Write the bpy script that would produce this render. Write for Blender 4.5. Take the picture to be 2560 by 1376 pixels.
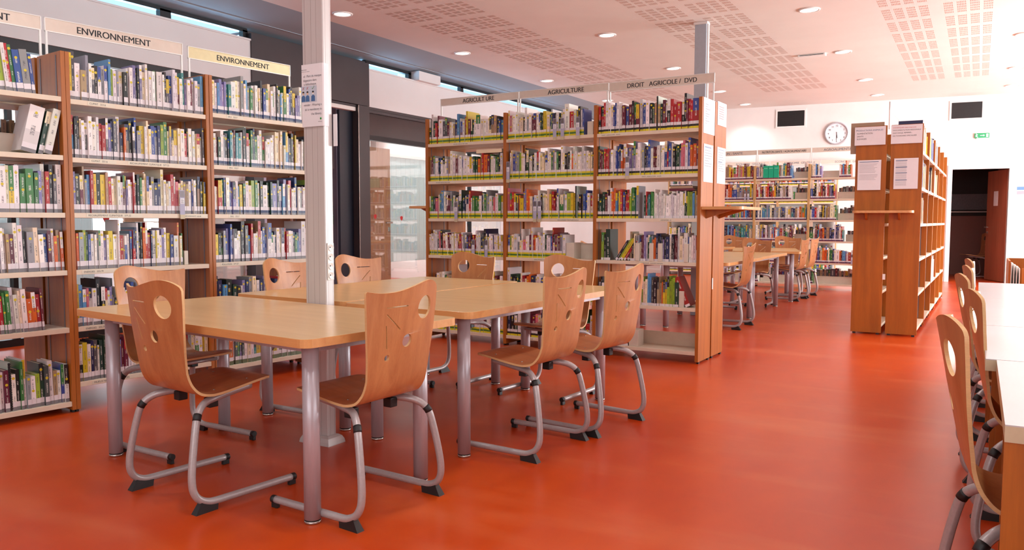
import bpy, bmesh, math, random
from mathutils import Vector, Matrix
R = random.Random(7)
PI = math.pi
for o in list(bpy.data.objects): bpy.data.objects.remove(o)
S = bpy.context.scene
COL = S.collection

# ------------------------------------------------------------------ camera, world, big lights, exposure
F_PX, PITCH, YAW, ROLL, CAM_Z = 1995.43, 0.0675686, 0.5280046, 0.0018717, 1.22
cam_d = bpy.data.cameras.new('camera'); cam = bpy.data.objects.new('camera', cam_d); COL.objects.link(cam)
fw = Vector((-math.sin(YAW)*math.cos(PITCH), math.cos(YAW)*math.cos(PITCH), -math.sin(PITCH)))
rt = Vector((math.cos(YAW), math.sin(YAW), 0)); up = rt.cross(fw)
r2 = rt*math.cos(ROLL)+up*math.sin(ROLL); u2 = -rt*math.sin(ROLL)+up*math.cos(ROLL)
M = Matrix((r2, u2, -fw)).transposed().to_4x4(); M.translation = Vector((0, 0, CAM_Z))
cam.matrix_world = M
cam_d.sensor_width = 36; cam_d.lens = F_PX/2560*36; cam_d.clip_start = 0.05; cam_d.clip_end = 200
S.camera = cam
def project(p):
    v = Vector(p)-Vector((0, 0, CAM_Z)); d = v.dot(fw)
    if d <= 0.1: return None
    return 1280+F_PX*v.dot(r2)/d, 688-F_PX*v.dot(u2)/d, d

S.view_settings.view_transform = 'Standard'; S.view_settings.look = 'None'
S.view_settings.gamma = 1; S.view_settings.use_curve_mapping = False
S.view_settings.exposure = -0.40
w = bpy.data.worlds.new('sky'); S.world = w; w.use_nodes = True
bg = w.node_tree.nodes['Background']; bg.inputs[0].default_value = (0.50, 0.78, 1.0, 1); bg.inputs[1].default_value = 2.4

def area(name, loc, target, sx, sy, power, col, spread=180):
    l = bpy.data.lights.new(name, 'AREA'); l.shape = 'RECTANGLE'; l.size = sx; l.size_y = sy
    l.energy = power; l.color = col; l.spread = math.radians(spread)
    o = bpy.data.objects.new(name, l); COL.objects.link(o); o.location = loc
    o.rotation_euler = (Vector(target)-Vector(loc)).to_track_quat('-Z', 'Y').to_euler()
    return o
# daylight through the windows of the right-hand wall, the offices' windows on the left; an unseen fill light is added behind the camera
area('daylight_right_far', (5.2, 13.6, 1.9), (-2, 13.8, 3.3), 7.0, 2.4, 1750, (0.86, 0.97, 1.0))
area('daylight_right_near', (5.2, 4.5, 1.9), (0, 4.8, 2.0), 7.0, 2.2, 300, (0.80, 0.96, 1.0))
area('fill_behind', (-1.0, -3.7, 2.4), (-2.5, 6, 2.2), 8.0, 2.0, 225, (0.82, 0.96, 1.0))
area('daylight_office_left', (-11.2, 4.2, 1.9), (-8, 4.2, 1.6), 6.0, 1.8, 420, (0.66, 0.84, 1.0))
area('daylight_office_right', (-11.2, 11.4, 1.9), (-8, 11.4, 1.6), 3.6, 1.8, 220, (0.84, 0.95, 1.0))
area('daylight_clerestory', (-8.45, 7.5, 3.42), (-7.5, 7.5, 3.68), 22.0, .22, 520, (0.34, 0.68, 1.0), 150)
ZC = 3.7467

# ------------------------------------------------------------------ materials
def newmat(n):
    m = bpy.data.materials.new(n); m.use_nodes = True
    return m, m.node_tree.nodes, m.node_tree.links, m.node_tree.nodes['Principled BSDF']
def lin(c):
    return tuple((x/255/12.92 if x/255 <= .04045 else ((x/255+.055)/1.055)**2.4) for x in c)
def mat(n, c, rough=.5, metal=0, var=0.06, scale=20, bump=0.0, spec=.5, coat=0, coords='Object', stretch=(1, 1, 1), trans=0, emis=None):
    """procedural: base colour modulated by noise; optional bump"""
    m, N, L, b = newmat(n)
    c = lin(c)
    tc = N.new('ShaderNodeTexCoord'); mp = N.new('ShaderNodeMapping'); mp.inputs['Scale'].default_value = stretch
    L.new(tc.outputs[coords], mp.inputs[0])
    nz = N.new('ShaderNodeTexNoise'); nz.inputs['Scale'].default_value = scale; nz.inputs['Detail'].default_value = 4
    L.new(mp.outputs[0], nz.inputs['Vector'])
    rp = N.new('ShaderNodeValToRGB')
    rp.color_ramp.elements[0].position = .3; rp.color_ramp.elements[1].position = .7
    rp.color_ramp.elements[0].color = (*[max(0, x*(1-var*2)) for x in c], 1)
    rp.color_ramp.elements[1].color = (*[min(1, x*(1+var)) for x in c], 1)
    L.new(nz.outputs[0], rp.inputs[0]); L.new(rp.outputs[0], b.inputs['Base Color'])
    b.inputs['Roughness'].default_value = rough; b.inputs['Metallic'].default_value = metal
    b.inputs['Specular IOR Level'].default_value = spec; b.inputs['Coat Weight'].default_value = coat
    b.inputs['Coat Roughness'].default_value = .15
    if trans: b.inputs['Transmission Weight'].default_value = trans
    if bump:
        bp = N.new('ShaderNodeBump'); bp.inputs['Strength'].default_value = bump; bp.inputs['Distance'].default_value = .002
        L.new(nz.outputs[0], bp.inputs['Height']); L.new(bp.outputs[0], b.inputs['Normal'])
    if emis:
        b.inputs['Emission Color'].default_value = (*lin(emis[0]), 1); b.inputs['Emission Strength'].default_value = emis[1]
    return m
def wood(n, dark, light, axis='Z', rough=.35, scale=3.0, coat=.15):
    m, N, L, b = newmat(n)
    tc = N.new('ShaderNodeTexCoord'); mp = N.new('ShaderNodeMapping')
    st = {'X': (.6, 9, 9), 'Y': (9, .6, 9), 'Z': (9, 9, .6)}[axis]
    mp.inputs['Scale'].default_value = st; L.new(tc.outputs['Object'], mp.inputs[0])
    nz = N.new('ShaderNodeTexNoise'); nz.inputs['Scale'].default_value = scale; nz.inputs['Detail'].default_value = 5; nz.inputs['Distortion'].default_value = .8
    L.new(mp.outputs[0], nz.inputs['Vector'])
    n2 = N.new('ShaderNodeTexNoise'); n2.inputs['Scale'].default_value = scale*14; n2.inputs['Detail'].default_value = 2
    L.new(mp.outputs[0], n2.inputs['Vector'])
    mx = N.new('ShaderNodeMath'); mx.operation = 'MULTIPLY_ADD'; mx.inputs[1].default_value = .3; L.new(n2.outputs[0], mx.inputs[0]); L.new(nz.outputs[0], mx.inputs[2])
    rp = N.new('ShaderNodeValToRGB'); rp.color_ramp.elements[0].position = .42; rp.color_ramp.elements[1].position = .85
    rp.color_ramp.elements[0].color = (*lin(dark), 1); rp.color_ramp.elements[1].color = (*lin(light), 1)
    L.new(mx.outputs[0], rp.inputs[0]); L.new(rp.outputs[0], b.inputs['Base Color'])
    b.inputs['Roughness'].default_value = rough; b.inputs['Coat Weight'].default_value = coat; b.inputs['Coat Roughness'].default_value = .2
    return m
M_BEECH = wood('beech_plywood', (172, 106, 62), (194, 130, 80), 'Z', .4, 2.2)
M_BEECH_S = wood('beech_seat', (160, 92, 56), (186, 114, 72), 'X', .33, 2.2)
M_PLY = mat('plywood_edge', (218, 174, 122), .5, var=.05, scale=60, stretch=(1, 1, 8))
M_TABLE = wood('table_laminate', (208, 166, 112), (220, 180, 128), 'X', .28, 1.6, .3)
M_TEDGE = wood('table_edge', (206, 142, 84), (222, 162, 100), 'X', .4, 2)
M_CHERRY = wood('cherry_veneer', (148, 80, 24), (182, 104, 36), 'Z', .4, 1.5, .1)
M_CHERRY2 = wood('orange_veneer', (150, 80, 8), (178, 98, 16), 'Z', .5, 1.5, .0)
M_SHELF = mat('cream_steel_shelf', (226, 206, 184), .4, var=.02)
M_METAL = mat('silver_paint', (178, 168, 168), .36, metal=.25, var=.04, scale=90, spec=.6)
M_METAL2 = mat('silver_leg', (188, 178, 184), .34, metal=.3, var=.04, scale=60, stretch=(1, 1, .1))
M_BLACK = mat('black_plastic', (28, 26, 27), .5, var=.1)
M_WHITE = mat('white_plaster', (236, 228, 224), .75, var=.015, scale=4)
M_WPANEL = mat('white_panel', (222, 216, 216), .45, var=.012, scale=3)
M_CEIL = mat('ceiling_plaster', (232, 226, 220), .8, var=.015, scale=2)
M_DARK = mat('charcoal_panel', (66, 60, 64), .32, var=.05, scale=3, spec=.5)
M_DGLASS = mat('dark_transom_glass', (58, 48, 50), .12, var=.05, scale=3)
M_FRAME = mat('dark_aluminium', (34, 34, 38), .35, metal=.3, var=.05)
M_NAVY = mat('navy_door', (26, 30, 46), .35, var=.05)
M_LAV = mat('lavender_wall', (190, 184, 206), .7, var=.02)
M_PAPER = mat('paper', (236, 232, 236), .6, var=.01)
M_PAPERW = mat('cream_paper', (224, 212, 192), .4, var=.02)
M_INK = mat('ink', (40, 40, 44), .7, var=.02)
M_INKG = mat('grey_ink', (120, 120, 128), .7, var=.02)
M_INKB = mat('blue_ink', (70, 100, 140), .7, var=.02)
M_INKR = mat('red_ink', (190, 50, 50), .7, var=.02)
M_GREEN = mat('green_plastic', (40, 150, 60), .4, var=.02)
M_CHROME = mat('brushed_steel', (190, 186, 182), .25, metal=.9, var=.04)
M_ACRYL = mat('sign_acrylic', (226, 208, 194), .12, var=.02, spec=.6)
M_ACRYLY = mat('yellowed_acrylic', (232, 216, 172), .10, var=.03, spec=.6)
M_DESKW = mat('white_laminate', (196, 194, 196), .22, var=.01, scale=3)
M_DESKE = mat('beige_edge', (200, 184, 152), .45, var=.05)
M_CLOTH = mat('grey_seat_cloth', (120, 120, 128), .8, var=.08, scale=200)
M_RED = mat('red_petal', (190, 36, 36), .6, var=.1)
M_COLUMN = mat('column_paint', (214, 206, 206), .4, var=.02)
M_COLUMN2 = mat('column_paint_blue', (172, 180, 190), .45, var=.02)
M_STRIP = mat('aluminium_trunking', (204, 196, 194), .38, metal=.15, var=.02, scale=30, stretch=(1, 1, .05))
M_GROOVE = mat('groove_shadow_gap', (150, 132, 130), .5, var=.02)
M_PLATE = mat('grey_bracket', (120, 112, 116), .45, metal=.5, var=.03)
M_LAMP = mat('lamp_diffuser', (255, 250, 245), .5, var=0, emis=((255, 246, 240), 9.0))
M_RIM = mat('white_lamp_rim', (240, 236, 232), .4, var=.01)
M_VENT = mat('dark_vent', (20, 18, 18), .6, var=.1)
M_WDOOR = wood('office_door_veneer', (196, 140, 108), (214, 160, 124), 'Z', .5, 1.2)
M_RDOOR = wood('red_brown_door', (150, 78, 52), (176, 98, 66), 'Z', .4, 1.2)
# blinds let daylight through
def blind_mat(n, c, rough=.8):
    m, N, L, b = newmat(n); tr = N.new('ShaderNodeBsdfTranslucent'); tr.inputs[0].default_value = (*lin(c), 1)
    mx = N.new('ShaderNodeMixShader'); mx.inputs[0].default_value = .5
    wv = N.new('ShaderNodeTexWave'); tc = N.new('ShaderNodeTexCoord'); wv.bands_direction = 'Y'; wv.inputs['Scale'].default_value = 8
    L.new(tc.outputs['Object'], wv.inputs['Vector']); rp = N.new('ShaderNodeValToRGB')
    rp.color_ramp.elements[0].color = (*[x*.93 for x in lin(c)], 1); rp.color_ramp.elements[1].color = (*lin(c), 1)
    L.new(wv.outputs[0], rp.inputs[0]); L.new(rp.outputs[0], b.inputs['Base Color']); b.inputs['Roughness'].default_value = rough
    out = N['Material Output']; L.new(b.outputs[0], mx.inputs[1]); L.new(tr.outputs[0], mx.inputs[2]); L.new(mx.outputs[0], out.inputs[0])
    return m
M_BLIND = blind_mat('blind_fabric', (214, 224, 224))
def glass_mat(n, tint, refl=.12):
    m, N, L, b = newmat(n); t = N.new('ShaderNodeBsdfTransparent'); t.inputs[0].default_value = (*tint, 1)
    g = N.new('ShaderNodeBsdfGlossy'); g.inputs['Roughness'].default_value = .02; g.inputs[0].default_value = (1, 1, 1, 1)
    fr = N.new('ShaderNodeFresnel'); fr.inputs[0].default_value = 1.5
    ad = N.new('ShaderNodeMath'); ad.operation = 'ADD'; ad.inputs[1].default_value = refl; L.new(fr.outputs[0], ad.inputs[0])
    ge = N.new('ShaderNodeNewGeometry'); iv = N.new('ShaderNodeMath'); iv.operation = 'SUBTRACT'; iv.inputs[0].default_value = 1; L.new(ge.outputs['Backfacing'], iv.inputs[1])
    ml = N.new('ShaderNodeMath'); ml.operation = 'MULTIPLY'; L.new(ad.outputs[0], ml.inputs[0]); L.new(iv.outputs[0], ml.inputs[1]); ad = ml
    mx = N.new('ShaderNodeMixShader'); L.new(ad.outputs[0], mx.inputs[0]); L.new(t.outputs[0], mx.inputs[1]); L.new(g.outputs[0], mx.inputs[2])
    L.new(mx.outputs[0], N['Material Output'].inputs[0]); return m
M_GLASS = glass_mat('partition_glass', (.86, .88, .87), .12)
M_CLEAR = glass_mat('clear_acrylic', (.97, .97, .97), .0)

# floor: mottled orange-red polished screed
def floor_mat():
    m, N, L, b = newmat('orange_screed')
    tc = N.new('ShaderNodeTexCoord'); mp = N.new('ShaderNodeMapping'); mp.inputs['Scale'].default_value = (1, .6, 1); mp.inputs['Rotation'].default_value = (0, 0, .6)
    L.new(tc.outputs['Object'], mp.inputs[0])
    def noise(scale, detail, vec):
        n = N.new('ShaderNodeTexNoise'); n.inputs['Scale'].default_value = scale; n.inputs['Detail'].default_value = detail; L.new(vec, n.inputs['Vector']); return n.outputs[0]
    def remap(v, a, c, lo, hi):
        r = N.new('ShaderNodeMapRange'); r.inputs[1].default_value = a; r.inputs[2].default_value = c; r.inputs[3].default_value = lo; r.inputs[4].default_value = hi; L.new(v, r.inputs[0]); return r.outputs[0]
    def mixc(fac, ca, cb):
        x = N.new('ShaderNodeMix'); x.data_type = 'RGBA'
        L.new(fac, x.inputs[0])
        for k, c in ((6, ca), (7, cb)):
            if isinstance(c, tuple): x.inputs[k].default_value = (*lin(c), 1)
            else: L.new(c, x.inputs[k])
        return x.outputs[2]
    n1 = noise(.9, 4, mp.outputs[0]); n2 = noise(7, 4, mp.outputs[0])
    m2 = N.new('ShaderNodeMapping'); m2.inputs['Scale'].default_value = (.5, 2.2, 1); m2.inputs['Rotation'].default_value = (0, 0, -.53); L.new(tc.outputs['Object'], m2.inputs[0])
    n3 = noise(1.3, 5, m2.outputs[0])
    c1 = mixc(remap(n1, .3, .7, 0, 1), (182, 50, 3), (204, 78, 7))
    c2 = mixc(remap(n2, .25, .75, 0, .30), c1, (164, 40, 3))
    c3 = mixc(remap(n3, .52, .78, 0, .34), c2, (218, 128, 84))          # pale streaks: reflection haze mixed into the floor colour
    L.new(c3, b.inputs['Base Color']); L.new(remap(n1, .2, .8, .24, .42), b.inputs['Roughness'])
    b.inputs['Specular IOR Level'].default_value = .36; b.inputs['Coat Weight'].default_value = .22; b.inputs['Coat Roughness'].default_value = .22
    return m
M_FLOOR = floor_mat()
# book covers read their colour from the mesh; a print of title lines runs along the spine
def book_mat():
    m, N, L, b = newmat('book_cover')
    at = N.new('ShaderNodeAttribute'); at.attribute_name = 'Col'
    uv = N.new('ShaderNodeUVMap'); uv.uv_map = 'UVMap'
    sx = N.new('ShaderNodeSeparateXYZ'); L.new(uv.outputs[0], sx.inputs[0])
    def mth(op, a, b_=None, c_=None):
        q = N.new('ShaderNodeMath'); q.operation = op
        for i, v in enumerate((a, b_, c_)):
            if v is None: continue
            if isinstance(v, (int, float)): q.inputs[i].default_value = v
            else: L.new(v, q.inputs[i])
        return q.outputs[0]
    u, v = sx.outputs[0], sx.outputs[1]
    inband = mth('LESS_THAN', mth('ABSOLUTE', mth('SUBTRACT', u, .5)), .15)
    w1 = N.new('ShaderNodeTexWhiteNoise'); w1.noise_dimensions = '2D'; cb = N.new('ShaderNodeCombineXYZ'); L.new(mth('FLOOR', mth('MULTIPLY', v, 620)), cb.inputs[0]); L.new(mth('FLOOR', mth('MULTIPLY', u, 11)), cb.inputs[1]); L.new(cb.outputs[0], w1.inputs['Vector'])
    w2 = N.new('ShaderNodeTexNoise'); w2.noise_dimensions = '1D'; w2.inputs['Scale'].default_value = 18; w2.inputs['Detail'].default_value = 0; L.new(v, w2.inputs['W'])
    ink = mth('MULTIPLY', mth('MULTIPLY', inband, mth('GREATER_THAN', w1.outputs[0], .42)), mth('GREATER_THAN', w2.outputs[0], .47))
    bwn = N.new('ShaderNodeRGBToBW'); L.new(at.outputs['Color'], bwn.inputs[0])
    mx1 = N.new('ShaderNodeMix'); mx1.data_type = 'RGBA'; L.new(mth('GREATER_THAN', bwn.outputs[0], .22), mx1.inputs[0])
    mx1.inputs[6].default_value = (.75, .72, .66, 1); mx1.inputs[7].default_value = (.06, .05, .07, 1)
    mx2 = N.new('ShaderNodeMix'); mx2.data_type = 'RGBA'; L.new(mth('MULTIPLY', ink, .75), mx2.inputs[0]); L.new(at.outputs['Color'], mx2.inputs[6]); L.new(mx1.outputs[2], mx2.inputs[7])
    L.new(mx2.outputs[2], b.inputs['Base Color']); b.inputs['Roughness'].default_value = .32; b.inputs['Specular IOR Level'].default_value = .5
    return m
M_BOOK = book_mat()
def attr_mat(n, rough):
    m, N, L, b = newmat(n); at = N.new('ShaderNodeAttribute'); at.attribute_name = 'Col'
    L.new(at.outputs['Color'], b.inputs['Base Color']); b.inputs['Roughness'].default_value = rough; return m
M_LABEL = attr_mat('label_print', .45)
M_PAGES = mat('book_pages', (222, 210, 190), .8, var=.08, scale=300, stretch=(1, .05, 1))

# ------------------------------------------------------------------ mesh helpers
class MB:
    def __init__(s): s.v = []; s.f = []; s.c = []; s.uv = []; s.m = []
    def quad(s, p, col=None, uv=None, m=0):
        i = len(s.v); s.v += [tuple(q) for q in p]; s.f.append(tuple(range(i, i+len(p)))); s.c.append(col); s.uv.append(uv); s.m.append(m)
    def box(s, x0, x1, y0, y1, z0, z1, col=None, m=0, T=None):
        P = [(x0, y0, z0), (x1, y0, z0), (x1, y1, z0), (x0, y1, z0), (x0, y0, z1), (x1, y0, z1), (x1, y1, z1), (x0, y1, z1)]
        if T: P = [T(p) for p in P]
        i = len(s.v); s.v += P
        for f in ((3, 2, 1, 0), (4, 5, 6, 7), (0, 1, 5, 4), (1, 2, 6, 5), (2, 3, 7, 6), (3, 0, 4, 7)):
            s.f.append(tuple(i+k for k in f)); s.c.append(col); s.uv.append(None); s.m.append(m)
    def build(s, name, mt, parent=None, smooth=False, loc=None, rot=None):
        me = bpy.data.meshes.new(name); me.from_pydata(s.v, [], s.f)
        if any(c is not None for c in s.c):
            a = me.color_attributes.new('Col', 'FLOAT_COLOR', 'CORNER'); k = 0
            for fi, f in enumerate(s.f):
                c = s.c[fi] or (1, 1, 1)
                for _ in f: a.data[k].color = (*c, 1); k += 1
        if any(u is not None for u in s.uv):
            l = me.uv_layers.new(name='UVMap'); k = 0
            for fi, f in enumerate(s.f):
                for j in range(len(f)):
                    l.data[k].uv = s.uv[fi][j] if s.uv[fi] else (-1, -1); k += 1
        for q in (mt if isinstance(mt, (list, tuple)) else [mt]): me.materials.append(q)
        if isinstance(mt, (list, tuple)):
            for p, mi in zip(me.polygons, s.m): p.material_index = mi
        if smooth: me.shade_smooth()
        me.update()
        o = bpy.data.objects.new(name, me); COL.objects.link(o)
        if parent: o.parent = parent
        if loc: o.location = loc
        if rot: o.rotation_euler = rot
        return o
def from_bm(bm, name, mt, parent=None, smooth=False):
    me = bpy.data.meshes.new(name); bm.to_mesh(me); bm.free()
    for q in (mt if isinstance(mt, (list, tuple)) else [mt]): me.materials.append(q)
    if smooth: me.shade_smooth()
    o = bpy.data.objects.new(name, me); COL.objects.link(o)
    if parent: o.parent = parent
    return o
def box(name, mt, x0, x1, y0, y1, z0, z1, parent=None, bevel=0.0):
    bm = bmesh.new()
    P = [bm.verts.new(p) for p in ((x0, y0, z0), (x1, y0, z0), (x1, y1, z0), (x0, y1, z0), (x0, y0, z1), (x1, y0, z1), (x1, y1, z1), (x0, y1, z1))]
    for f in ((3, 2, 1, 0), (4, 5, 6, 7), (0, 1, 5, 4), (1, 2, 6, 5), (2, 3, 7, 6), (3, 0, 4, 7)): bm.faces.new([P[k] for k in f])
    if bevel: bmesh.ops.bevel(bm, geom=bm.edges[:], offset=bevel, segments=2, affect='EDGES', profile=.5)
    return from_bm(bm, name, mt, parent)
def tag(o, label=None, cat=None, group=None, kind=None):
    if label: o['label'] = label
    if cat: o['category'] = cat
    if group: o['group'] = group
    if kind: o['kind'] = kind
    return o
def empty(name, loc, rz=0, label=None, cat=None, group=None):
    o = bpy.data.objects.new(name, None); COL.objects.link(o); o.location = loc; o.rotation_euler = (0, 0, rz); o.empty_display_size = .1
    return tag(o, label, cat, group)
def struct(name, mt, *b, bevel=0):
    return tag(box(name, mt, *b, bevel=bevel), kind='structure')
def copy_tree(o, parent=None):
    c = o.copy(); COL.objects.link(c)
    if parent: c.parent = parent
    for ch in o.children: copy_tree(ch, c)
    return c
def tube(name, path, r, mt, parent=None, seg=10, caps=True):
    """swept tube through smoothed 3-D points"""
    P = [Vector(p) for p in path]; mb = MB(); rings = []
    t = (P[1]-P[0]).normalized(); n = t.orthogonal().normalized()
    for i, p in enumerate(P):
        if i == 0: tt = (P[1]-P[0]).normalized()
        elif i == len(P)-1: tt = (P[-1]-P[-2]).normalized()
        else: tt = ((P[i+1]-P[i]).normalized()+(P[i]-P[i-1]).normalized()).normalized()
        n = (n-tt*n.dot(tt)).normalized(); b = tt.cross(n)
        rr = r[i] if isinstance(r, (list, tuple)) else r
        ring = []
        for k in range(seg):
            a = 2*PI*k/seg; ring.append(len(mb.v)); mb.v.append(tuple(p+n*math.cos(a)*rr+b*math.sin(a)*rr))
        rings.append(ring)
    for A, B in zip(rings, rings[1:]):
        for k in range(seg): mb.f.append((A[k], A[(k+1) % seg], B[(k+1) % seg], B[k]))
    if caps: mb.f.append(tuple(reversed(rings[0]))); mb.f.append(tuple(rings[-1]))
    n_ = len(mb.f); mb.c = [None]*n_; mb.uv = [None]*n_; mb.m = [0]*n_
    return mb.build(name, mt, parent, smooth=True) if not caps else _smooth_sides(mb.build(name, mt, parent), seg)
def _smooth_sides(o, seg):
    for p in o.data.polygons: p.use_smooth = len(p.vertices) == 4
    return o
def lathe(name, prof, mt, parent=None, seg=20, loc=None, smooth=True):
    mb = MB(); rings = []
    for r, z in prof:
        rings.append([len(mb.v)+k for k in range(seg)])
        for k in range(seg): a = 2*PI*k/seg; mb.v.append((r*math.cos(a), r*math.sin(a), z))
    for A, B in zip(rings, rings[1:]):
        for k in range(seg): mb.f.append((A[k], A[(k+1) % seg], B[(k+1) % seg], B[k]))
    mb.f.append(tuple(reversed(rings[0]))); mb.f.append(tuple(rings[-1]))
    n_ = len(mb.f); mb.c = [None]*n_; mb.uv = [None]*n_; mb.m = [0]*n_
    o = mb.build(name, mt, parent, loc=loc)
    if smooth: _smooth_sides(o, seg)
    return o
def catmull(P, n=6):
    P = [Vector(p) for p in P]; Q = [P[0]*2-P[1]]+P+[P[-1]*2-P[-2]]; out = []
    for i in range(1, len(Q)-2):
        a, b, c, d = Q[i-1:i+3]
        for k in range(n):
            t = k/n; out.append(.5*((2*b)+(c-a)*t+(2*a-5*b+4*c-d)*t*t+(3*b-a-3*c+d)*t**3))
    out.append(P[-1]); return out
def text(s, size, mt, parent, loc, rot=(PI/2, 0, 0), align='LEFT', sx=1.0, ext=.0004, name='lettering', space=1.0):
    c = bpy.data.curves.new(name, 'FONT'); c.body = s; c.size = size; c.align_x = align; c.extrude = ext; c.space_character = space; c.offset = 0
    t = bpy.data.objects.new('tmp', c); COL.objects.link(t)
    dg = bpy.context.evaluated_depsgraph_get(); me = bpy.data.meshes.new_from_object(t.evaluated_get(dg)); bpy.data.objects.remove(t)
    if size > .03:      # bold capitals: a second, slightly shifted run of the same letters
        bm = bmesh.new(); bm.from_mesh(me); b2 = me.copy(); b2.transform(Matrix.Translation((size*.035, 0, .0001))); bm.from_mesh(b2); bm.to_mesh(me); bm.free(); bpy.data.meshes.remove(b2)
    me.name = name; me.materials.clear(); me.materials.append(mt)
    o = bpy.data.objects.new(name, me); COL.objects.link(o); o.parent = parent; o.location = loc; o.rotation_euler = rot; o.scale = (sx, 1, 1)
    return o
def plate_with_holes(outer, holes, cuts_x, cuts_y, fmap, name, mts, parent):
    """flat outline with holes -> cut along a grid -> bent through fmap(u, v, side) into a plywood shell"""
    c = bpy.data.curves.new('t', 'CURVE'); c.dimensions = '2D'; c.fill_mode = 'BOTH'
    for loop in [outer]+holes:
        sp = c.splines.new('POLY'); sp.points.add(len(loop)-1)
        for p, q in zip(sp.points, loop): p.co = (q[0], q[1], 0, 1)
        sp.use_cyclic_u = True
    t = bpy.data.objects.new('tmp', c); COL.objects.link(t)
    me = bpy.data.meshes.new_from_object(t.evaluated_get(bpy.context.evaluated_depsgraph_get())); bpy.data.objects.remove(t)
    bm = bmesh.new(); bm.from_mesh(me); bmesh.ops.remove_doubles(bm, verts=bm.verts, dist=1e-5)
    for x in cuts_x: bmesh.ops.bisect_plane(bm, geom=bm.verts[:]+bm.edges[:]+bm.faces[:], plane_co=(x, 0, 0), plane_no=(1, 0, 0))
    for y in cuts_y: bmesh.ops.bisect_plane(bm, geom=bm.verts[:]+bm.edges[:]+bm.faces[:], plane_co=(0, y, 0), plane_no=(0, 1, 0))
    V = [v.co.copy() for v in bm.verts]; bm.verts.index_update()
    Fc = [[v.index for v in f.verts] for f in bm.faces]; E = [(e.verts[0].index, e.verts[1].index, e.link_faces[0]) for e in bm.edges if len(e.link_faces) == 1]
    mb = MB(); n = len(V)
    mb.v = [tuple(fmap(p.x, p.y, 0)) for p in V]+[tuple(fmap(p.x, p.y, 1)) for p in V]
    for f in Fc: mb.f.append(tuple(f)); mb.m.append(0); mb.f.append(tuple(n+i for i in reversed(f))); mb.m.append(0)
    for a, b, lf in E: mb.f.append((a, b, n+b, n+a)); mb.m.append(1)
    mb.c = [None]*len(mb.f); mb.uv = [None]*len(mb.f); bm.free()
    o = mb.build(name, mts, parent)
    b2 = bmesh.new(); b2.from_mesh(o.data); bmesh.ops.recalc_face_normals(b2, faces=b2.faces); b2.to_mesh(o.data); b2.free()
    for p in o.data.polygons: p.use_smooth = p.material_index == 0
    # keep faces and edges separately shaded
    for e in o.data.edges: pass
    o.data.set_sharp_from_angle(angle=math.radians(35))
    return o
ORD = ['', 'first', 'second', 'third', 'fourth', 'fifth', 'sixth', 'seventh', 'eighth', 'ninth', 'tenth', 'eleventh', 'twelfth', 'thirteenth', 'fourteenth', 'fifteenth', 'sixteenth', 'seventeenth', 'eighteenth', 'nineteenth', 'twentieth']
def ordinal(n):
    if n <= 20: return ORD[n]
    t = {2: 'twenty', 3: 'thirty', 4: 'forty', 5: 'fifty', 6: 'sixty'}[n//10]
    return t+'-'+ORD[n % 10] if n % 10 else {3: 'thirtieth', 4: 'fortieth', 5: 'fiftieth', 6: 'sixtieth'}[n//10]

# ------------------------------------------------------------------ the room
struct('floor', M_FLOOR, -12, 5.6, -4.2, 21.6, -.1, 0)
ceiling = struct('ceiling', M_CEIL, -7.2, 5.6, -4.2, 19.6, ZC, ZC+.12)
# perforated acoustic strips: slots in blocks, blocks in bands
mb = MB()
for gx in (-6.36, -5.74, -3.68, -3.06, -1.10, -.44, 1.55, 2.17):
    for bx in range(4):
        for by in range(17):
            x0 = gx+bx*.135; y0 = 4.25+by*.7115
            for i in range(6):
                for j in range(5):
                    x = x0+i*.0165; y = y0+j*.115
                    mb.quad([(x, y, ZC-.0012), (x, y+.075, ZC-.0012), (x+.0065, y+.075, ZC-.0012), (x+.0065, y, ZC-.0012)])
M_SLOT = mat('slot_shadow', (196, 160, 146), .9, var=.02)
tag(mb.build('perforation', M_SLOT, ceiling), kind='stuff')
# lower sloping soffit above the clerestory
mb = MB()
for (xa_, za), (xb_, zb) in (((-7.2, ZC), (-7.8, 3.665)), ((-7.8, 3.665), (-8.14, 3.62))):
    mb.box(0, 1, -4.2, 19.6, 0, .1, T=lambda p, a=xa_, b=xb_, c=za, d=zb: (a+(b-a)*p[0], p[1], c+(d-c)*p[0]+p[2]))
mb.box(-7.806, -7.794, -4.2, 19.6, 3.657, 3.665)
M_SOFFIT = mat('soffit_sky_tint', (150, 164, 176), .7, var=.02, scale=2)  # blue of the clerestory sky light is put into this colour
tag(mb.build('trim_1', M_SOFFIT), kind='structure')
struct('wall_right', M_WHITE, 5.4, 5.6, -4.2, 19.6, 0, ZC)
struct('wall_behind', M_WHITE, -12, 5.6, -4.2, -4.0, 0, ZC+.1)

# left wall (plane X = -8): clerestory above, white panels, dark portal, glazed offices
XW = -8.0
wl = MB()
wl.box(XW-.12, XW+.03, -4.0, 7.14, 2.945, 3.484)
wl.box(XW-.12, XW+.03, 9.38, 18.4, 2.93, 3.484)
wl.box(XW-.12, XW, 13.3, 18.4, 0, 2.93)
wl.box(XW-.30, XW+.14, 10.5, 11.09, 3.484, 3.63)
wl.box(XW-.14, XW+.02, 15.4, 18.4, 3.484, 3.62)
wl.box(XW-.02, XW+.045, -4.0, 7.14, 3.47, 3.492); wl.box(XW-.02, XW+.045, 9.38, 18.4, 3.47, 3.492)
tag(wl.build('wall_left', M_WPANEL), kind='structure')
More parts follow.
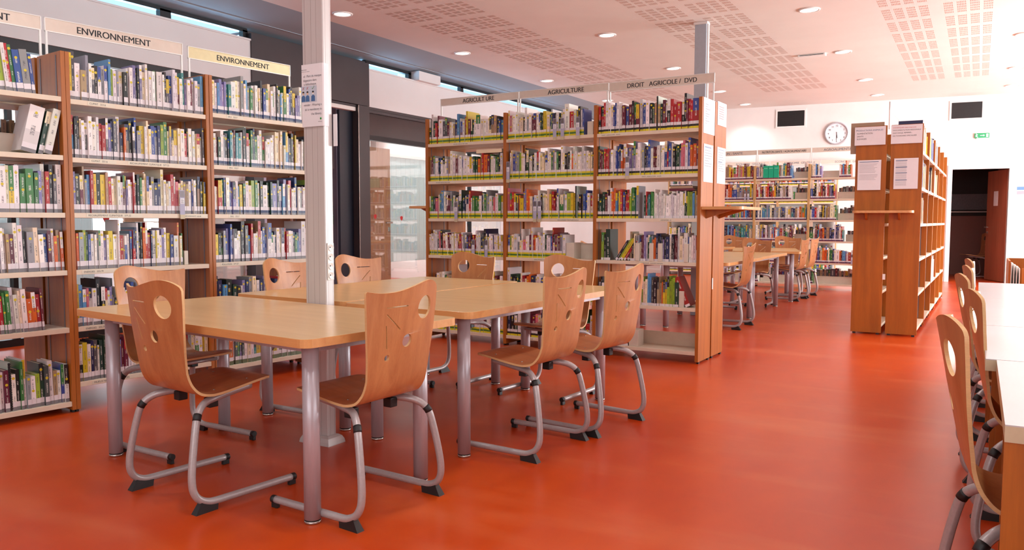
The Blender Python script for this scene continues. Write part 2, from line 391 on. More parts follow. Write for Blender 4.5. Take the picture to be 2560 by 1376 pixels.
# clerestory windows: dark frames, clear panes
def clerestory(n, y0, y1, mull):
    f = MB(); f.box(XW-.09, XW-.02, y0, y1, 3.578, 3.625)
    f.box(XW-.09, XW-.02, y0, y0+.03, 3.484, 3.6); f.box(XW-.09, XW-.02, y1-.07, y1, 3.484, 3.6)
    for a, b in mull: f.box(XW-.09, XW-.02, a, b, 3.484, 3.6)
    o = tag(f.build('window_%d' % n, M_FRAME), kind='structure')
    box('window_pane', M_GLASS, XW-.06, XW-.055, y0+.03, y1-.03, 3.484, 3.58, o)
clerestory(1, -4.0, 7.14, [(2.9, 3.0), (5.9, 6.04)])
clerestory(2, 9.38, 10.5, [])
clerestory(3, 11.09, 15.4, [(11.93, 12.02)])
# dark portal
po = MB()
po.box(XW-.12, XW+.05, 7.14, 9.38, 2.93, 3.565)
po.box(XW-.12, XW+.05, 9.13, 9.378, 0, 2.925)
po.box(XW-.10, XW+.02, 7.14, 9.12, 2.895, 2.925)
po.box(XW-.12, XW+.05, 7.14, 7.30, 0, 2.925)
po.box(XW-.6, XW-.02, 7.145, 9.375, 3.566, 3.60)
tag(po.build('trim_2', M_DARK), kind='structure')
tag(box('trim_3', M_RIM, XW-.06, XW+.01, 7.31, 9.12, 2.835, 2.893, bevel=.004), kind='structure')
tag(box('trim_4', M_CHROME, XW+.05, XW+.058, 9.122, 9.135, 0, 2.92), kind='structure')
# corridor beyond the portal
struct('wall_corridor', M_LAV, -8.75, -8.6, 7.0, 9.36, 0, 3.0)
d = tag(box('door_1', M_NAVY, XW-.11, XW-.06, 8.84, 9.125, .01, 2.83), kind='structure')
struct('wall_side', M_WHITE, -8.7, -8.13, 9.385, 9.45, 0, 3.0)
struct('wall_side_2', M_WHITE, -8.7, -8.13, 7.05, 7.13, 0, 3.0)
# glazed office fronts
def glazing(n, y0, y1, posts, ztop, head):
    f = MB(); f.box(XW-.07, XW, y0, y1, 0, .07); f.box(XW-.07, XW+.012, y0, y1, ztop, head)
    for y in posts: f.box(XW-.07, XW, y, y+.045, .07, ztop)
    o = tag(f.build('window_%d' % n, M_FRAME), kind='structure')
    ys = [y0]+[p+.045 for p in posts if p > y0]; ye = [p for p in posts if p > y0]+[y1]
    for a, b in zip(ys, ye):
        if b-a > .1: box('window_pane', M_GLASS, XW-.035, XW-.027, a, b, .07, ztop, o)
    return o
glazing(4, -4.0, 7.14, [-2.0, 1.2, 4.2], 2.84, 2.945)
g5 = glazing(5, 9.38, 13.3, [12.2], 2.44, 2.515)
box('transom_panel', M_DGLASS, XW-.05, XW-.012, 9.38, 13.3, 2.515, 2.845, g5)
box('head_frame', M_DARK, XW-.07, XW+.02, 9.38, 13.3, 2.845, 2.93, g5)
box('head_groove', M_FRAME, XW+.02, XW+.022, 9.38, 13.3, 2.885, 2.893, g5)
# offices: back walls, ceilings
struct('wall_office', M_WHITE, -11.6, -11.4, -4.0, 18.4, 0, 3.02)
struct('wall_office_2', M_WHITE, -11.4, -8.76, 6.9, 7.04, 0, 3.02)
struct('wall_office_3', M_WHITE, -11.4, -8.15, 13.5, 13.65, 0, 3.02)
struct('ceiling_office', M_WHITE, -11.6, -8.13, -4.0, 18.4, 3.02, 3.10)
def blind(y0, y1, z0, z1, label):
    t = empty('vertical_blind', (XW-.62, 0, 0), 0, label, 'blind')
    box('head_rail', M_RIM, -.03, .03, y0, y1, z1, z1+.05, t)
    for yy in (y0+.1, y1-.1): box('hanger', M_RIM, -.01, .01, yy-.01, yy+.01, z1+.05, 3.02, t)
    k = 0; y = y0
    while y < y1-.01:
        box('slat', M_BLIND, -.004, .004, y+.003, min(y+.127, y1), z0, z1, t); y += .13; k += 1
blind(10.06, 11.7, .52, 2.30, 'pale vertical blind behind the glass office front with the poppy stickers')
blind(2.4, 5.40, .35, 2.72, 'daylit vertical blind glimpsed through the left bookshelves')
blind(6.15, 7.0, .35, 2.72, 'narrow vertical blind behind the glass beside the office door')
for y0_, y1_, n_ in ((2.0, 6.6, 'left'), (9.6, 12.4, 'right')):  # added fill strips that brighten the blinds and door leaf
    t = empty('office_fill', (-8.36, (y0_+y1_)/2, 3.02), 0, 'slim added fill light behind the glass, %s office' % n_, 'light'); box('light_body', M_RIM, -.06, .06, -(y1_-y0_)/2, (y1_-y0_)/2, -.03, .0, t)
    o = area('office_fill_%s' % n_, (-8.36, (y0_+y1_)/2, 2.98), (-8.5, (y0_+y1_)/2, 0), .1, y1_-y0_, 45, (.95, .97, 1.0))
    o.rotation_euler = (0, 0, 0)
def office_door(n, y0, y1, hy, hd, z1):
    o = tag(box('door_%d' % n, M_WDOOR, XW-.13, XW-.085, y0, y1, .01, z1), kind='structure')
    hz = 1.19
    b = MB(); b.box(XW-.085, XW-.015, hy-.012, hy+.012, hz-.012, hz+.012); b.box(XW-.03, XW-.012, min(hy, hy+hd), max(hy, hy+hd), hz-.011, hz+.011)
    b.build('door_handle', M_CHROME, o)
    box('lock_plate', M_CHROME, XW-.085, XW-.075, hy-.02, hy+.02, hz-.14, hz-.07, o, bevel=.004)
office_door(2, 9.385, 10.02, 9.98, -.14, 2.35)
office_door(3, 5.44, 6.12, 5.52, .22, 2.6)
for zz in (0, ): pass
# poppy stickers on the glass
def poppy(y, z, sgn, label):
    t = empty('poppy_sticker', (XW+.003, y, z), 0, label, 'sticker')
    mb = MB(); n = 14
    P = [(0, .034*math.cos(2*PI*k/n)*(1+.22*math.sin(3*2*PI*k/n)), .036*math.sin(2*PI*k/n)*(1+.18*math.cos(5*2*PI*k/n))) for k in range(n)]
    mb.quad([(0.001, p[1], p[2]) for p in P]); mb.quad([(0.0, p[1], p[2]) for p in reversed(P)])
    mb.build('petals', M_RED, t)
    pts = [(0, sgn*.02, -.01), (0, sgn*.07, -.04*sgn if sgn > 0 else .0), (0, sgn*.13, -.045 if sgn > 0 else .035), (0, sgn*.17, -.055 if sgn > 0 else .055)]
    tube('stem', catmull(pts, 4), .0015, M_INK, t, seg=4)
poppy(9.545, 1.285, 1, 'red poppy sticker on the glass left of the steel door handle')
poppy(10.19, 1.262, 1, 'red poppy sticker on the glass right of the steel door handle')
poppy(5.163, 1.232, -1, 'red poppy sticker on glass glimpsed through the left shelves beside the blind')
poppy(5.93, 1.21, 1, 'red poppy sticker on the office door glimpsed through the left shelves')
# call point, switch and notice on the corridor wall
t = empty('call_point', (-8.595, 9.0, 0), 0, 'green and grey emergency release box on the lavender wall', 'call point')
box('back_box', M_PLATE, 0, .05, .10, .22, 1.31, 1.45, t, bevel=.006); box('call_button', M_GREEN, 0, .06, .10, .21, 1.16, 1.30, t, bevel=.006)
tag(box('light_switch', M_RIM, -8.6, -8.585, 9.10, 9.21, 1.49, 1.60, bevel=.004), 'white switch plate above the green release box', 'switch')
tag(box('wall_notice', M_PAPER, -8.598, -8.594, 9.00, 9.30, 2.02, 2.45), 'white paper notice hanging on the lavender corridor wall', 'notice')

# back wall, slightly out of square, with doorway, vents, clock and exit sign
WR = math.atan(.1)
wb = MB(); DX0, DX1, DZ = -.50, .49, 2.28
wb.box(-8.6, DX0, 0, .14, 0, ZC); wb.box(DX1, 5.9, 0, .14, 0, ZC); wb.box(DX0, DX1, 0, .14, DZ, ZC)
wall_back = tag(wb.build('wall_back', M_WHITE, loc=(0, 18.65, 0), rot=(0, 0, WR)), kind='structure')
def onwall(name, mt, x0, x1, y0, y1, z0, z1, **k):
    o = box(name, mt, x0, x1, y0, y1, z0, z1, **k); o.location = (0, 18.65, 0); o.rotation_euler = (0, 0, WR); return o
tag(onwall('baseboard_back', M_RIM, -8.0, DX0-.09, -.015, -.001, 0, .09), kind='structure')
f = MB(); f.box(DX0-.08, DX0, -.03, .15, 0, DZ+.08); f.box(DX1, DX1+.08, -.03, .15, 0, DZ+.08); f.box(DX0, DX1, -.03, .15, DZ, DZ+.08)
tag(f.build('door_4', M_RIM, loc=(0, 18.65, 0), rot=(0, 0, WR)), kind='structure')
# open red-brown leaf swung into the dark room
dl = box('door_5', M_RDOOR, -.86, 0, 0, .045, .01, DZ-.01); dl.location = (DX1-.03, 18.65+.05+.14, 0); dl.rotation_euler = (0, 0, math.radians(-68)); tag(dl, kind='structure')
b = MB(); b.box(-.80, -.78, -.06, .0, 1.10, 1.12); b.box(-.80, -.68, -.07, -.05, 1.10, 1.12); b.build('door_handle', M_CHROME, dl)
box('lock_plate', M_CHROME, -.81, -.77, -.006, 0, .98, 1.02, dl)
box('door_notice', M_PAPER, -.55, -.36, -.003, 0, 1.55, 1.85, dl)
M_DIMWALL = mat('dim_room_wall', (150, 112, 104), .8, var=.02)  # white walls, with the unlit room's dimness put into their colour
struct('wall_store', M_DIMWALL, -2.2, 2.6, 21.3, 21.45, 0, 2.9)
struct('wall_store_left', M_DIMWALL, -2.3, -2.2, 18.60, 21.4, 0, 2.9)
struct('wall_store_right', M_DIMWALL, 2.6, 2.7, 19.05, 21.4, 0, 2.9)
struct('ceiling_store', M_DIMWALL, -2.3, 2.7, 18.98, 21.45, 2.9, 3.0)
t = empty('dark_blind', (0, 21.28, 0), 0, 'dark window blind with grey panels in the unlit room', 'blind')
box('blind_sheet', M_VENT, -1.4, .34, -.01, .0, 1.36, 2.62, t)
box('grey_panel', mat('grey_panel', (120, 132, 140), .8, var=.1, scale=40), -1.2, .22, -.02, -.011, 1.50, 1.86, t)
box('grey_panel', bpy.data.materials['grey_panel'], -1.2, .24, -.02, -.011, 2.42, 2.62, t)
box('sill_rail', M_RIM, -1.2, .22, -.04, -.012, 1.44, 1.462, t)
for x0, x1, z0, z1, lab in ((-3.92, -3.36, 3.30, 3.63, 'dark rectangular air vent high on wall left of the clock'), (-.56, -.02, 3.30, 3.62, 'dark rectangular air vent high on wall above the doorway')):
    t = empty('air_vent', (0, 18.65, 0), WR, lab, 'vent')
    f = MB(); e = .035
    f.box(x0-e, x1+e, -.02, 0, z0-e, z0); f.box(x0-e, x1+e, -.02, 0, z1, z1+e); f.box(x0-e, x0, -.02, 0, z0, z1); f.box(x1, x1+e, -.02, 0, z0, z1)
    f.build('vent_frame', M_RIM, t); box('grille', M_VENT, x0, x1, -.012, -.001, z0, z1, t)
    f = MB(); z = z0+.02
    while z < z1-.01: f.box(x0, x1, -.016, -.012, z, z+.006); z += .022
    f.build('louvre', M_BLACK, t)['kind'] = 'stuff'
# clock
def wall_pt(x): return 18.65+.1*x
t = empty('wall_clock', (-2.69, wall_pt(-2.69)-.002, 3.10), WR, 'round white wall clock with grey rim above the far shelves', 'clock')
rim = lathe('clock_rim', [(.0, 0), (.235, 0), (.24, .02), (.24, .045), (.225, .055), (.212, .05), (.212, .02), (0, .02)], mat('silver_rim', (196, 196, 204), .3, metal=.3, var=.02), t, 36); rim.rotation_euler = (PI/2, 0, 0)
face = lathe('clock_face', [(0, .02), (.211, .02), (.211, .024), (0, .024)], M_PAPER, t, 36, smooth=False); face.rotation_euler = (PI/2, 0, 0)
for h in range(1, 13):
    a = PI/2-h*PI/6; text(str(h), .05, M_INK, t, (.165*math.cos(a), -.0245, .165*math.sin(a)-.018), align='CENTER', name='numeral')
def hand(name, ang, L, wd):
    o = box(name, M_INK, -wd/2, wd/2, -.029, -.027, -.03, L, t); o.rotation_euler = (0, math.radians(ang), 0)
hand('minute_hand', 181, .15, .007); hand('hour_hand', 172, .10, .010)
# exit sign
t = empty('exit_sign', (0, 18.65, 0), WR, 'green emergency exit sign with running figure and arrow over the doorway', 'sign')
M_EXIT = mat('exit_green', (40, 140, 90), .4, var=.02, emis=((40, 150, 90), .5)); M_EXITW = mat('exit_white', (240, 250, 240), .4, var=0, emis=((240, 255, 245), .7))
box('sign_box', M_EXIT, -.135, .12, -.045, -.001, 2.895, 2.99, t, bevel=.004)
b = MB(); b.box(-.115, -.10, -.048, -.046, 2.965, 2.98)
b.quad([(-.125, -.047, 2.935), (-.09, -.047, 2.965), (-.08, -.047, 2.955), (-.115, -.047, 2.925)]); b.quad([(-.11, -.047, 2.94), (-.075, -.047, 2.91), (-.085, -.047, 2.905), (-.12, -.047, 2.93)])
b.box(-.04, .02, -.048, -.046, 2.938, 2.948); b.quad([(.015, -.047, 2.925), (.015, -.047, 2.961), (.04, -.047, 2.943)]); b.box(.065, .10, -.048, -.046, 2.91, 2.975)
b.build('pictogram', M_EXITW, t); box('lamp_strip', M_EXITW, -.10, .09, -.04, -.006, 2.875, 2.894, t)
# small coloured notice right of the doorway
t = empty('safety_notice', (0, 18.65, 0), WR, 'small blue and pink printed notice on white wall right of doorway', 'notice')
box('sheet', M_PAPER, .62, .80, -.004, -.001, 1.58, 1.93, t)
for k, c in enumerate(((90, 130, 200), (230, 150, 160), (190, 200, 200), (180, 190, 190))): box('print_band', mat('notice_band_%d' % k, c, .6, var=.02), .63, .79, -.006, -.004, 1.85-k*.085, 1.915-k*.085, t)

# ceiling lights
LX = (-6.81, -4.45, -1.835, .45, 2.9); LY = (-.5, 2.18, 4.86, 7.55, 10.18, 12.91, 15.63, 17.6)
lamp0 = None
WHERE_R = {7.55: 'nearest in view', 10.18: 'in the second rank', 12.91: 'in the third rank', 15.63: 'in the fourth rank', 17.6: 'beside the back wall'}
COLN = {-6.81: 'leftmost row, by the blue soffit', -4.45: 'row second from the left', -1.835: 'third row, left of the perforated strip', .45: 'row at the right frame edge', 2.9: 'row beyond the right frame edge'}
for lx in LX:
    for ly in LY:
        if lamp0 is None:
            t = empty('ceiling_light', (lx, ly, ZC)); 
            lathe('lamp_rim', [(.095, 0), (.125, 0), (.122, -.012), (.105, -.014), (.098, -.004)], M_RIM, t, 28)
            lathe('diffuser', [(0, -.006), (.098, -.006), (.096, -.001), (0, -.001)], M_LAMP, t, 28, smooth=False); lamp0 = t
        else:
            t = copy_tree(lamp0); t.location = (lx, ly, ZC)
        tag(t, 'recessed round ceiling downlight, %s, %s' % (COLN[lx], WHERE_R.get(ly, 'nearer than the picture shows')) if ly > 7 and lx < 2 else 'recessed downlight outside the picture, %s row from the left, %s rank' % (ordinal(LX.index(lx)+1), ordinal(LY.index(ly)+1)), 'light', 'recessed downlights in the ceiling')
        l = bpy.data.lights.new('downlight', 'AREA'); l.shape = 'DISK'; l.size = .18; l.energy = 14; l.color = (.90, 1.0, 1.0); l.spread = math.radians(120)
        o = bpy.data.objects.new('downlight', l); COL.objects.link(o); o.location = (lx, ly, ZC-.02)
t = empty('smoke_vent_fitting', (-2.27, 12.9, ZC), .0, 'slim white ceiling fitting between the downlights', 'ceiling fitting')
box('fitting_body', M_RIM, -.2, .2, -.06, .06, -.035, 0, t, bevel=.01); box('fitting_slot', M_VENT, -.17, .17, -.062, -.058, -.02, -.012, t)

# columns
t = empty('power_column', (-3.091, 3.222, 0), 0, 'tall silver power column standing between the reading tables', 'column')
box('column_body', M_STRIP, -.074, .074, -.032, .032, 0, ZC, t, bevel=.006)
for x, wd in ((-.056, .0022), (-.010, .0012), (.026, .0012)): box('groove', M_GROOVE, x, x+wd, -.0323, -.0315, .05, ZC, t)
for y, wd in ((-.014, .001), (.020, .0012)): box('groove', M_GROOVE, .0738, .0743, y, y+wd, .05, ZC, t)
mb = MB(); RG = [(.034, 0), (.034, .004), (.031, .020), (.022, .038), (.010, .047), (.001, .050)]
for (o1, z1), (o2, z2) in zip(RG, RG[1:]):
    a = [(-.074-o1, -.032-o1), (.074+o1, -.032-o1), (.074+o1, .032+o1), (-.074-o1, .032+o1)]; c = [(-.074-o2, -.032-o2), (.074+o2, -.032-o2), (.074+o2, .032+o2), (-.074-o2, .032+o2)]
    for k in range(4): q = (k+1) % 4; mb.quad([(*a[k], z1), (*a[q], z1), (*c[q], z2), (*c[k], z2)])
mb.build('base_cover', M_STRIP, t)
s = box('socket_strip', M_RIM, .0755, .083, -.024, .022, .90, 1.10, t, bevel=.002)
for k in range(4):
    z = .925+k*.05
    q = lathe('socket', [(.0, .002), (.012, .002), (.0175, .006), (.0195, .0062), (.0195, .003), (0, .003)], M_RIM, s, 20); q.location = (.0805, -.001, z); q.rotation_euler = (0, PI/2, 0)
    q = lathe('socket_pin_hole', [(0, 0), (.0035, 0), (.0035, .001), (0, .001)], M_BLACK, s, 8); q.location = (.0845, -.008, z+.002); q.rotation_euler = (0, PI/2, 0)
# notice on the column: mask reminder, bowed round the corner
NOT = empty('mask_notice', (-3.091, 3.222, 0), 0, 'white mask reminder notice taped round the power column', 'notice')
mb = MB(); pts = [(-.079, -.030), (-.077, -.037), (-.06, -.0375), (.0, -.0375), (.055, -.0375), (.071, -.036), (.0765, -.030), (.0775, -.012), (.0775, .004)]
for a, b_ in zip(pts, pts[1:]):
    z0, z1 = 1.722, 2.052
    mb.quad([(a[0], a[1], z0), (b_[0], b_[1], z0), (b_[0], b_[1], z1), (a[0], a[1], z1)])
mb.build('sheet', M_PAPER, NOT)
def nt(s, size, x, z, m=M_INKG, al='LEFT', sx=1): text(s, size, m, NOT, (x, -.0382, z), align=al, sx=sx, ext=.0001)
nt('BIBLIOTHEQUE', .0055, -.076, 2.022); nt('Universite de Liege - Gembloux', .0045, -.076, 2.013)
nt('el : Port du masque', .0172, .066, 1.984, al='RIGHT', sx=.95); nt('bligatoire dans', .0172, .032, 1.962, al='RIGHT', sx=.95); nt('a bibliotheque.', .0172, .032, 1.942, al='RIGHT', sx=.9)
nt('minder : Wearing a', .0172, .066, 1.832, al='RIGHT', sx=.95); nt('sk is mandatory in', .0172, .066, 1.808, al='RIGHT', sx=.95); nt('the library.', .0172, .066, 1.784, al='RIGHT')
lathe_ = lathe('emblem', [(0, 0), (.006, 0), (.006, .0004), (0, .0004)], M_GREEN, NOT, 16); lathe_.location = (.058, -.0378, 1.762); lathe_.rotation_euler = (PI/2, 0, 0); nt('BIBLIOTHEQUE', .004, .067, 1.745, al='RIGHT')
box('picture_ground', mat('pale_blue_print', (196, 204, 218), .6, var=.01), -.077, .032, -.0382, -.0378, 1.852, 1.938, NOT)
M_JACK = mat('print_blue', (70, 110, 160), .6, var=.02); M_SKIN = mat('print_skin', (226, 188, 160), .6, var=.02)
for cx, kind in ((-.064, 0), (-.034, 1), (.006, 2)):
    b = MB(); b.quad([(cx-.014, -.0386, 1.856), (cx+.014, -.0386, 1.856), (cx+.013, -.0386, 1.882), (cx+.005, -.0386, 1.889), (cx-.005, -.0386, 1.889), (cx-.013, -.0386, 1.882)]); b.build('printed_jacket', M_JACK, NOT)
    b = MB(); b.quad([(cx+.0065*math.cos(a*PI/5), -.0388, 1.899+.008*math.sin(a*PI/5)) for a in range(10)]); b.build('printed_face', M_SKIN, NOT)
    b = MB(); b.quad([(cx-.007, -.039, 1.902), (cx+.007, -.039, 1.902), (cx+.006, -.039, 1.909), (cx, -.039, 1.911), (cx-.006, -.039, 1.909)]); b.build('printed_hair', M_INK, NOT)
    if kind < 2:
        b = MB()
        for s_ in (-1, 1): b.quad([(cx-.006*s_-.001, -.039, 1.920), (cx-.006*s_+.001, -.039, 1.919), (cx+.006*s_+.001, -.039, 1.933), (cx+.006*s_-.001, -.039, 1.934)])
        b.build('printed_cross', M_INKR, NOT)
    else:
        b = MB(); b.quad([(cx-.008, -.039, 1.925), (cx-.004, -.039, 1.919), (cx+.010, -.039, 1.934), (cx+.009, -.039, 1.936), (cx-.004, -.039, 1.922), (cx-.007, -.039, 1.927)]); b.build('printed_tick', M_GREEN, NOT)
    if kind == 2:
        b = MB(); b.quad([(cx-.006, -.0392, 1.893), (cx+.006, -.0392, 1.893), (cx+.006, -.0392, 1.899), (cx-.006, -.0392, 1.899)]); b.build('printed_mask', M_PAPER, NOT)
tag(box('side_notice', M_PAPER, -3.012, -2.985, 3.256, 3.258, 1.62, 1.79), 'small white slip taped to the back of the power column', 'notice')
t = empty('steel_column', (-3.135, 10.16, 0), 0, 'blue-grey steel column rising behind the agriculture bookshelf', 'column')
box('column_body', M_COLUMN2, -.075, .075, -.045, .045, 0, ZC, t, bevel=.004); box('column_collar', M_RIM, -.09, .09, -.06, .06, ZC-.03, ZC, t, bevel=.004)
box('cable_duct', M_RIM, .0755, .095, -.02, .02, 0, ZC-.03, t)

# ------------------------------------------------------------------ bookcases
TA, XA, TB, YB = 0.1134464, -5.2465247, -0.0256287, 6.5754474
class Frame:
    def __init__(s, ox, oy, rz): s.o = (ox, oy); s.rz = rz
    def W(s, x, y, z=0): c, n = math.cos(s.rz), math.sin(s.rz); return (s.o[0]+x*c-y*n, s.o[1]+x*n+y*c, z)
FA = Frame(XA, 0, PI/2-TA); FB = Frame(0, YB, TB); FC = Frame(-.527, 9.40, PI/2-.012)
FD = Frame(0, 15.09, TB); FE = Frame(0, 18.28, WR)
def bookcase(fr, x0, x1, zs, label, group, H=2.262, depth=.32, gap=.035, double=True, t=.02, wood_m=None, tl=None, tr=None, rails=True, backz=None):
    wood_m = wood_m or M_CHERRY; tl = t if tl is None else tl; tr = t if tr is None else tr
    b = empty('bookcase', fr.W(x0, 0, 0), fr.rz, label, 'bookcase', group); L = x1-x0
    ys = [(0, depth)]+([(depth+gap, 2*depth+gap)] if double else [])
    for k, (ya, yb) in enumerate(ys):
        box('side_panel', wood_m, 0, tl, ya, yb, .018, H, b, bevel=.001); box('side_panel', wood_m, L-tr, L, ya, yb, .018, H, b, bevel=.001)
        f = MB()
        for xx in (.002, L-.02): f.box(xx, xx+.018, ya+.02, ya+.05, 0, .018); f.box(xx, xx+.018, yb-.05, yb-.02, 0, .018)
        f.build('foot', M_BLACK, b)
        if rails and k == 0:
            for xx, s_ in ((tl, 1), (L-tr, -1)):
                for yy in (.055, depth-.05):
                    a, c = sorted((xx, xx+.002*s_)); box('shelf_rail', M_PLATE, a, c, yy, yy+.012, .1, H-.02, b)
    shelves = []
    for z in zs:
        s_ = box('shelf', M_SHELF, tl, L-tr, .004, depth-.02, z, z+.031, b, bevel=.0015); shelves.append(s_)
    if double:
        for z in (backz or zs): box('shelf', M_SHELF, tl, L-tr, depth+gap+.02, 2*depth+gap-.004, z, z+.031, b, bevel=.0015)
    return b, shelves
def shelf_text(shelf, x, z, s, sz=.0165):
    wdt = len(s)*sz*.62+.03
    box('shelf_label', M_PAPERW, x, x+wdt, .0025, .0038, z+.005, z+.028, shelf)
    text(s, sz, M_INK, shelf, (x+.012, .0023, z+.0105), ext=.0001, sx=.95)
ZA1 = [1.951, 1.591, 1.235, .875, .512, .041]; ZA2 = [1.944, 1.582, 1.235, .875, .512, .158]; ZA3 = [1.965, 1.592, 1.235, .881, .51, .106]
GA = 'environment bookcases along the left'
a1, sa1 = bookcase(FA, 1.99, 2.951, ZA1, 'nearest cherry wood bookcase at the left frame edge', GA, t=.025)
a2, sa2 = bookcase(FA, 2.953, 3.936, ZA2, 'cherry wood bookcase in the middle of the left row', GA, t=.025)
a3, sa3 = bookcase(FA, 3.94, 4.93, ZA3, 'cherry wood bookcase directly behind the power column', GA, t=.025)
for i, (x, s_) in {0: (.13, 'CLIMAT   551.6'), 1: (.13, 'CLIMAT   551.6'), 2: (.10, 'RECHAUFFEMENT CLIMATIQUE   577.22'), 3: (.06, 'ENERGIES   333.79'), 4: (.06, 'ENERGIES   333.79'), 5: (.10, 'MILIEUX NATURELS et PROTEGES')}.items(): shelf_text(sa2[i], x, ZA2[i], s_)
shelf_text(sa2[1], .38, ZA2[1], 'RECHAUFFEMENT CLIMATIQUE   577.22'); shelf_text(sa2[2], .76, ZA2[2], 'BIOCARBURANTS  662.88', .012)
for i, (x, s_) in {0: (.14, 'EAU   553.7'), 1: (.14, 'EAU   553.7'), 2: (.14, 'EAU   553.7'), 3: (.06, 'POLLUTION   577.27')}.items(): shelf_text(sa3[i], x, ZA3[i], s_)
ZB = [1.974, 1.595, 1.215, .838, .448, .072]
GB = 'agriculture bookcases across the middle'
b1, sb1 = bookcase(FB, -4.945, -3.981, ZB, 'left bay of the agriculture bookcase, beside the glass door', GB, t=.0155, tl=.03)
b2, sb2 = bookcase(FB, -3.981, -3.015, ZB, 'middle bay of the agriculture bookcase', GB, t=.0155)
b3, sb3 = bookcase(FB, -3.015, -2.028, ZB, 'right bay of the agriculture bookcase, next to the aisle', GB, t=.0155, tr=.03)
for k, (ss, rows) in enumerate(((sb1, {0: (.32, 'HISTOIRE AGRICULTURE  63(09)'), 1: (.10, 'HISTOIRE AGRICULTURE  63(09)'), 2: (.48, 'AGRICULTURE dans le MONDE  63(100)'), 3: (.15, 'AGRICULTURE BIOLOGIQUE')}),
        (sb2, {0: (.0, 'PLANTE & AMENDEMENT  631.8'), 1: (.14, 'SOCIOLOGIE RURALE  307.72'), 2: (.55, 'DEVELOPPEMENT TERRITOIRES RURAUX'), 3: (.3, 'DEVELOPPEMENT TERRITOIRES RURAUX'), 5: (.25, 'PROJET')}),
        (sb3, {0: (.03, 'DROIT - AGRICULTURE   343.076'), 1: (.42, 'DROIT - AGRICULTURE   343.076'), 2: (.6, 'AGRONOMIE   63'), 3: (.42, 'CATALOGUES - RAPPORTS ANNUELS'), 4: (.3, 'STATISTIQUES  31:63')}))):
    for i, (x, s_) in rows.items(): shelf_text(ss[i], x+.02, ZB[i], s_, .013)
box('back_lip', M_SHELF, .03, .95, .28, .30, .10, .22, b3)
# consultation ledges on the row ends
def ledge(name, fr, x, y0, y1, z, length, label):
    t = empty(name, fr.W(x, 0, 0), fr.rz, label, 'ledge')
    bm = bmesh.new(); n = 6; r = .05; P = [(0, y0)]
    for k in range(n+1): a = -PI/2+k*PI/2/n; P.append((length-r+r*math.cos(a), y0+r+r*math.sin(a)))
    for k in range(n+1): a = k*PI/2/n; P.append((length-r+r*math.cos(a), y1-r+r*math.sin(a)))
    P.append((0, y1)); v0 = [bm.verts.new((p[0], p[1], z-.025)) for p in P]; f = bm.faces.new(v0)
    ex = bmesh.ops.extrude_face_region(bm, geom=[f]); bmesh.ops.translate(bm, verts=[v for v in ex['geom'] if isinstance(v, bmesh.types.BMVert)], vec=(0, 0, .025)); bmesh.ops.recalc_face_normals(bm, faces=bm.faces)
    from_bm(bm, 'board', M_TEDGE, t)
    for yy in (y0+.12, y1-.15):
        mb = MB(); mb.v = [(0, yy, z-.025), (length*.7, yy, z-.025), (.06, yy, z-.08), (0, yy, z-.1), (0, yy+.02, z-.025), (length*.7, yy+.02, z-.025), (.06, yy+.02, z-.08), (0, yy+.02, z-.1)]
        mb.f = [(0, 1, 2, 3), (7, 6, 5, 4), (0, 4, 5, 1), (1, 5, 6, 2), (2, 6, 7, 3), (3, 7, 4, 0)]; mb.c = [None]*6; mb.uv = [None]*6; mb.m = [0]*6
        mb.build('bracket', M_CHERRY, t)
ledge('consultation_ledge', FB, -2.027, .02, .655, 1.345, .34, 'wooden reading ledge on the aisle end of the agriculture bookcase')
ll = Frame(*FB.W(-4.946, .675)[:2], TB+PI); ledge('consultation_ledge', ll, 0, .02, .655, 1.375, .26, 'wooden reading ledge sticking out beside the glass office door')
# paper sheets on the ends
def sheet(fr, x, y0, y1, z0, z1, label, lines, hdr=None, side=1):
    """sheet on the local +x end face"""
    t = empty('notice', fr.W(x, 0, 0), fr.rz, label, 'notice')
    box('sheet', M_PAPER, 0, .002, y0, y1, z0, z1, t)
    return t
def end_print(t, y0, y1, z1, rows, m=M_INKG):
    f = MB()
    for z, a, b in rows: f.box(.002, .0024, y0+a*(y1-y0), y0+b*(y1-y0), z1-z-.004, z1-z)
    f.build('print', m, t)
xe = -2.027
n1 = sheet(FB, xe, .03, .33, 1.965, 2.262, 'cream laminated notice at top of the aisle end panel', 0); end_print(n1, .03, .33, 2.262, [(.05+.02*k, .15, .15+.5*R.random()+.1) for k in range(9)])
n2 = sheet(FB, xe, .05, .30, 1.556, 1.876, 'shelf listing sheet below the laminated notice on the end panel', 0); end_print(n2, .05, .30, 1.876, [(.02, .1, .8), (.026, .1, .8)], M_INKB); end_print(n2, .05, .30, 1.876, [(.05+.022*k, .1, .9-.4*R.random()) for k in range(7)])
n3 = sheet(FB, xe, .41, .665, 2.07, 2.275, 'faded notice curling off the rear end panel', 0); end_print(n3, .41, .665, 2.275, [(.04+.02*k, .15, .7) for k in range(6)], M_INKR)
n4 = sheet(FB, xe, .42, .66, 1.557, 1.878, 'shelf listing sheet on the rear end panel', 0); end_print(n4, .42, .66, 1.878, [(.02, .1, .85), (.13, .1, .6)], M_INKB); end_print(n4, .42, .66, 1.878, [(.045+.02*k, .1, .9-.3*R.random()) for k in range(9)])
tag(box('door_stop_plate', M_RIM, 0, .003, .34, .36, .62, .72), 'small white plate joining the two aisle end panels', 'plate')
o = bpy.data.objects['door_stop_plate']; o.location = FB.W(xe, 0, 0); o.rotation_euler = (0, 0, TB)

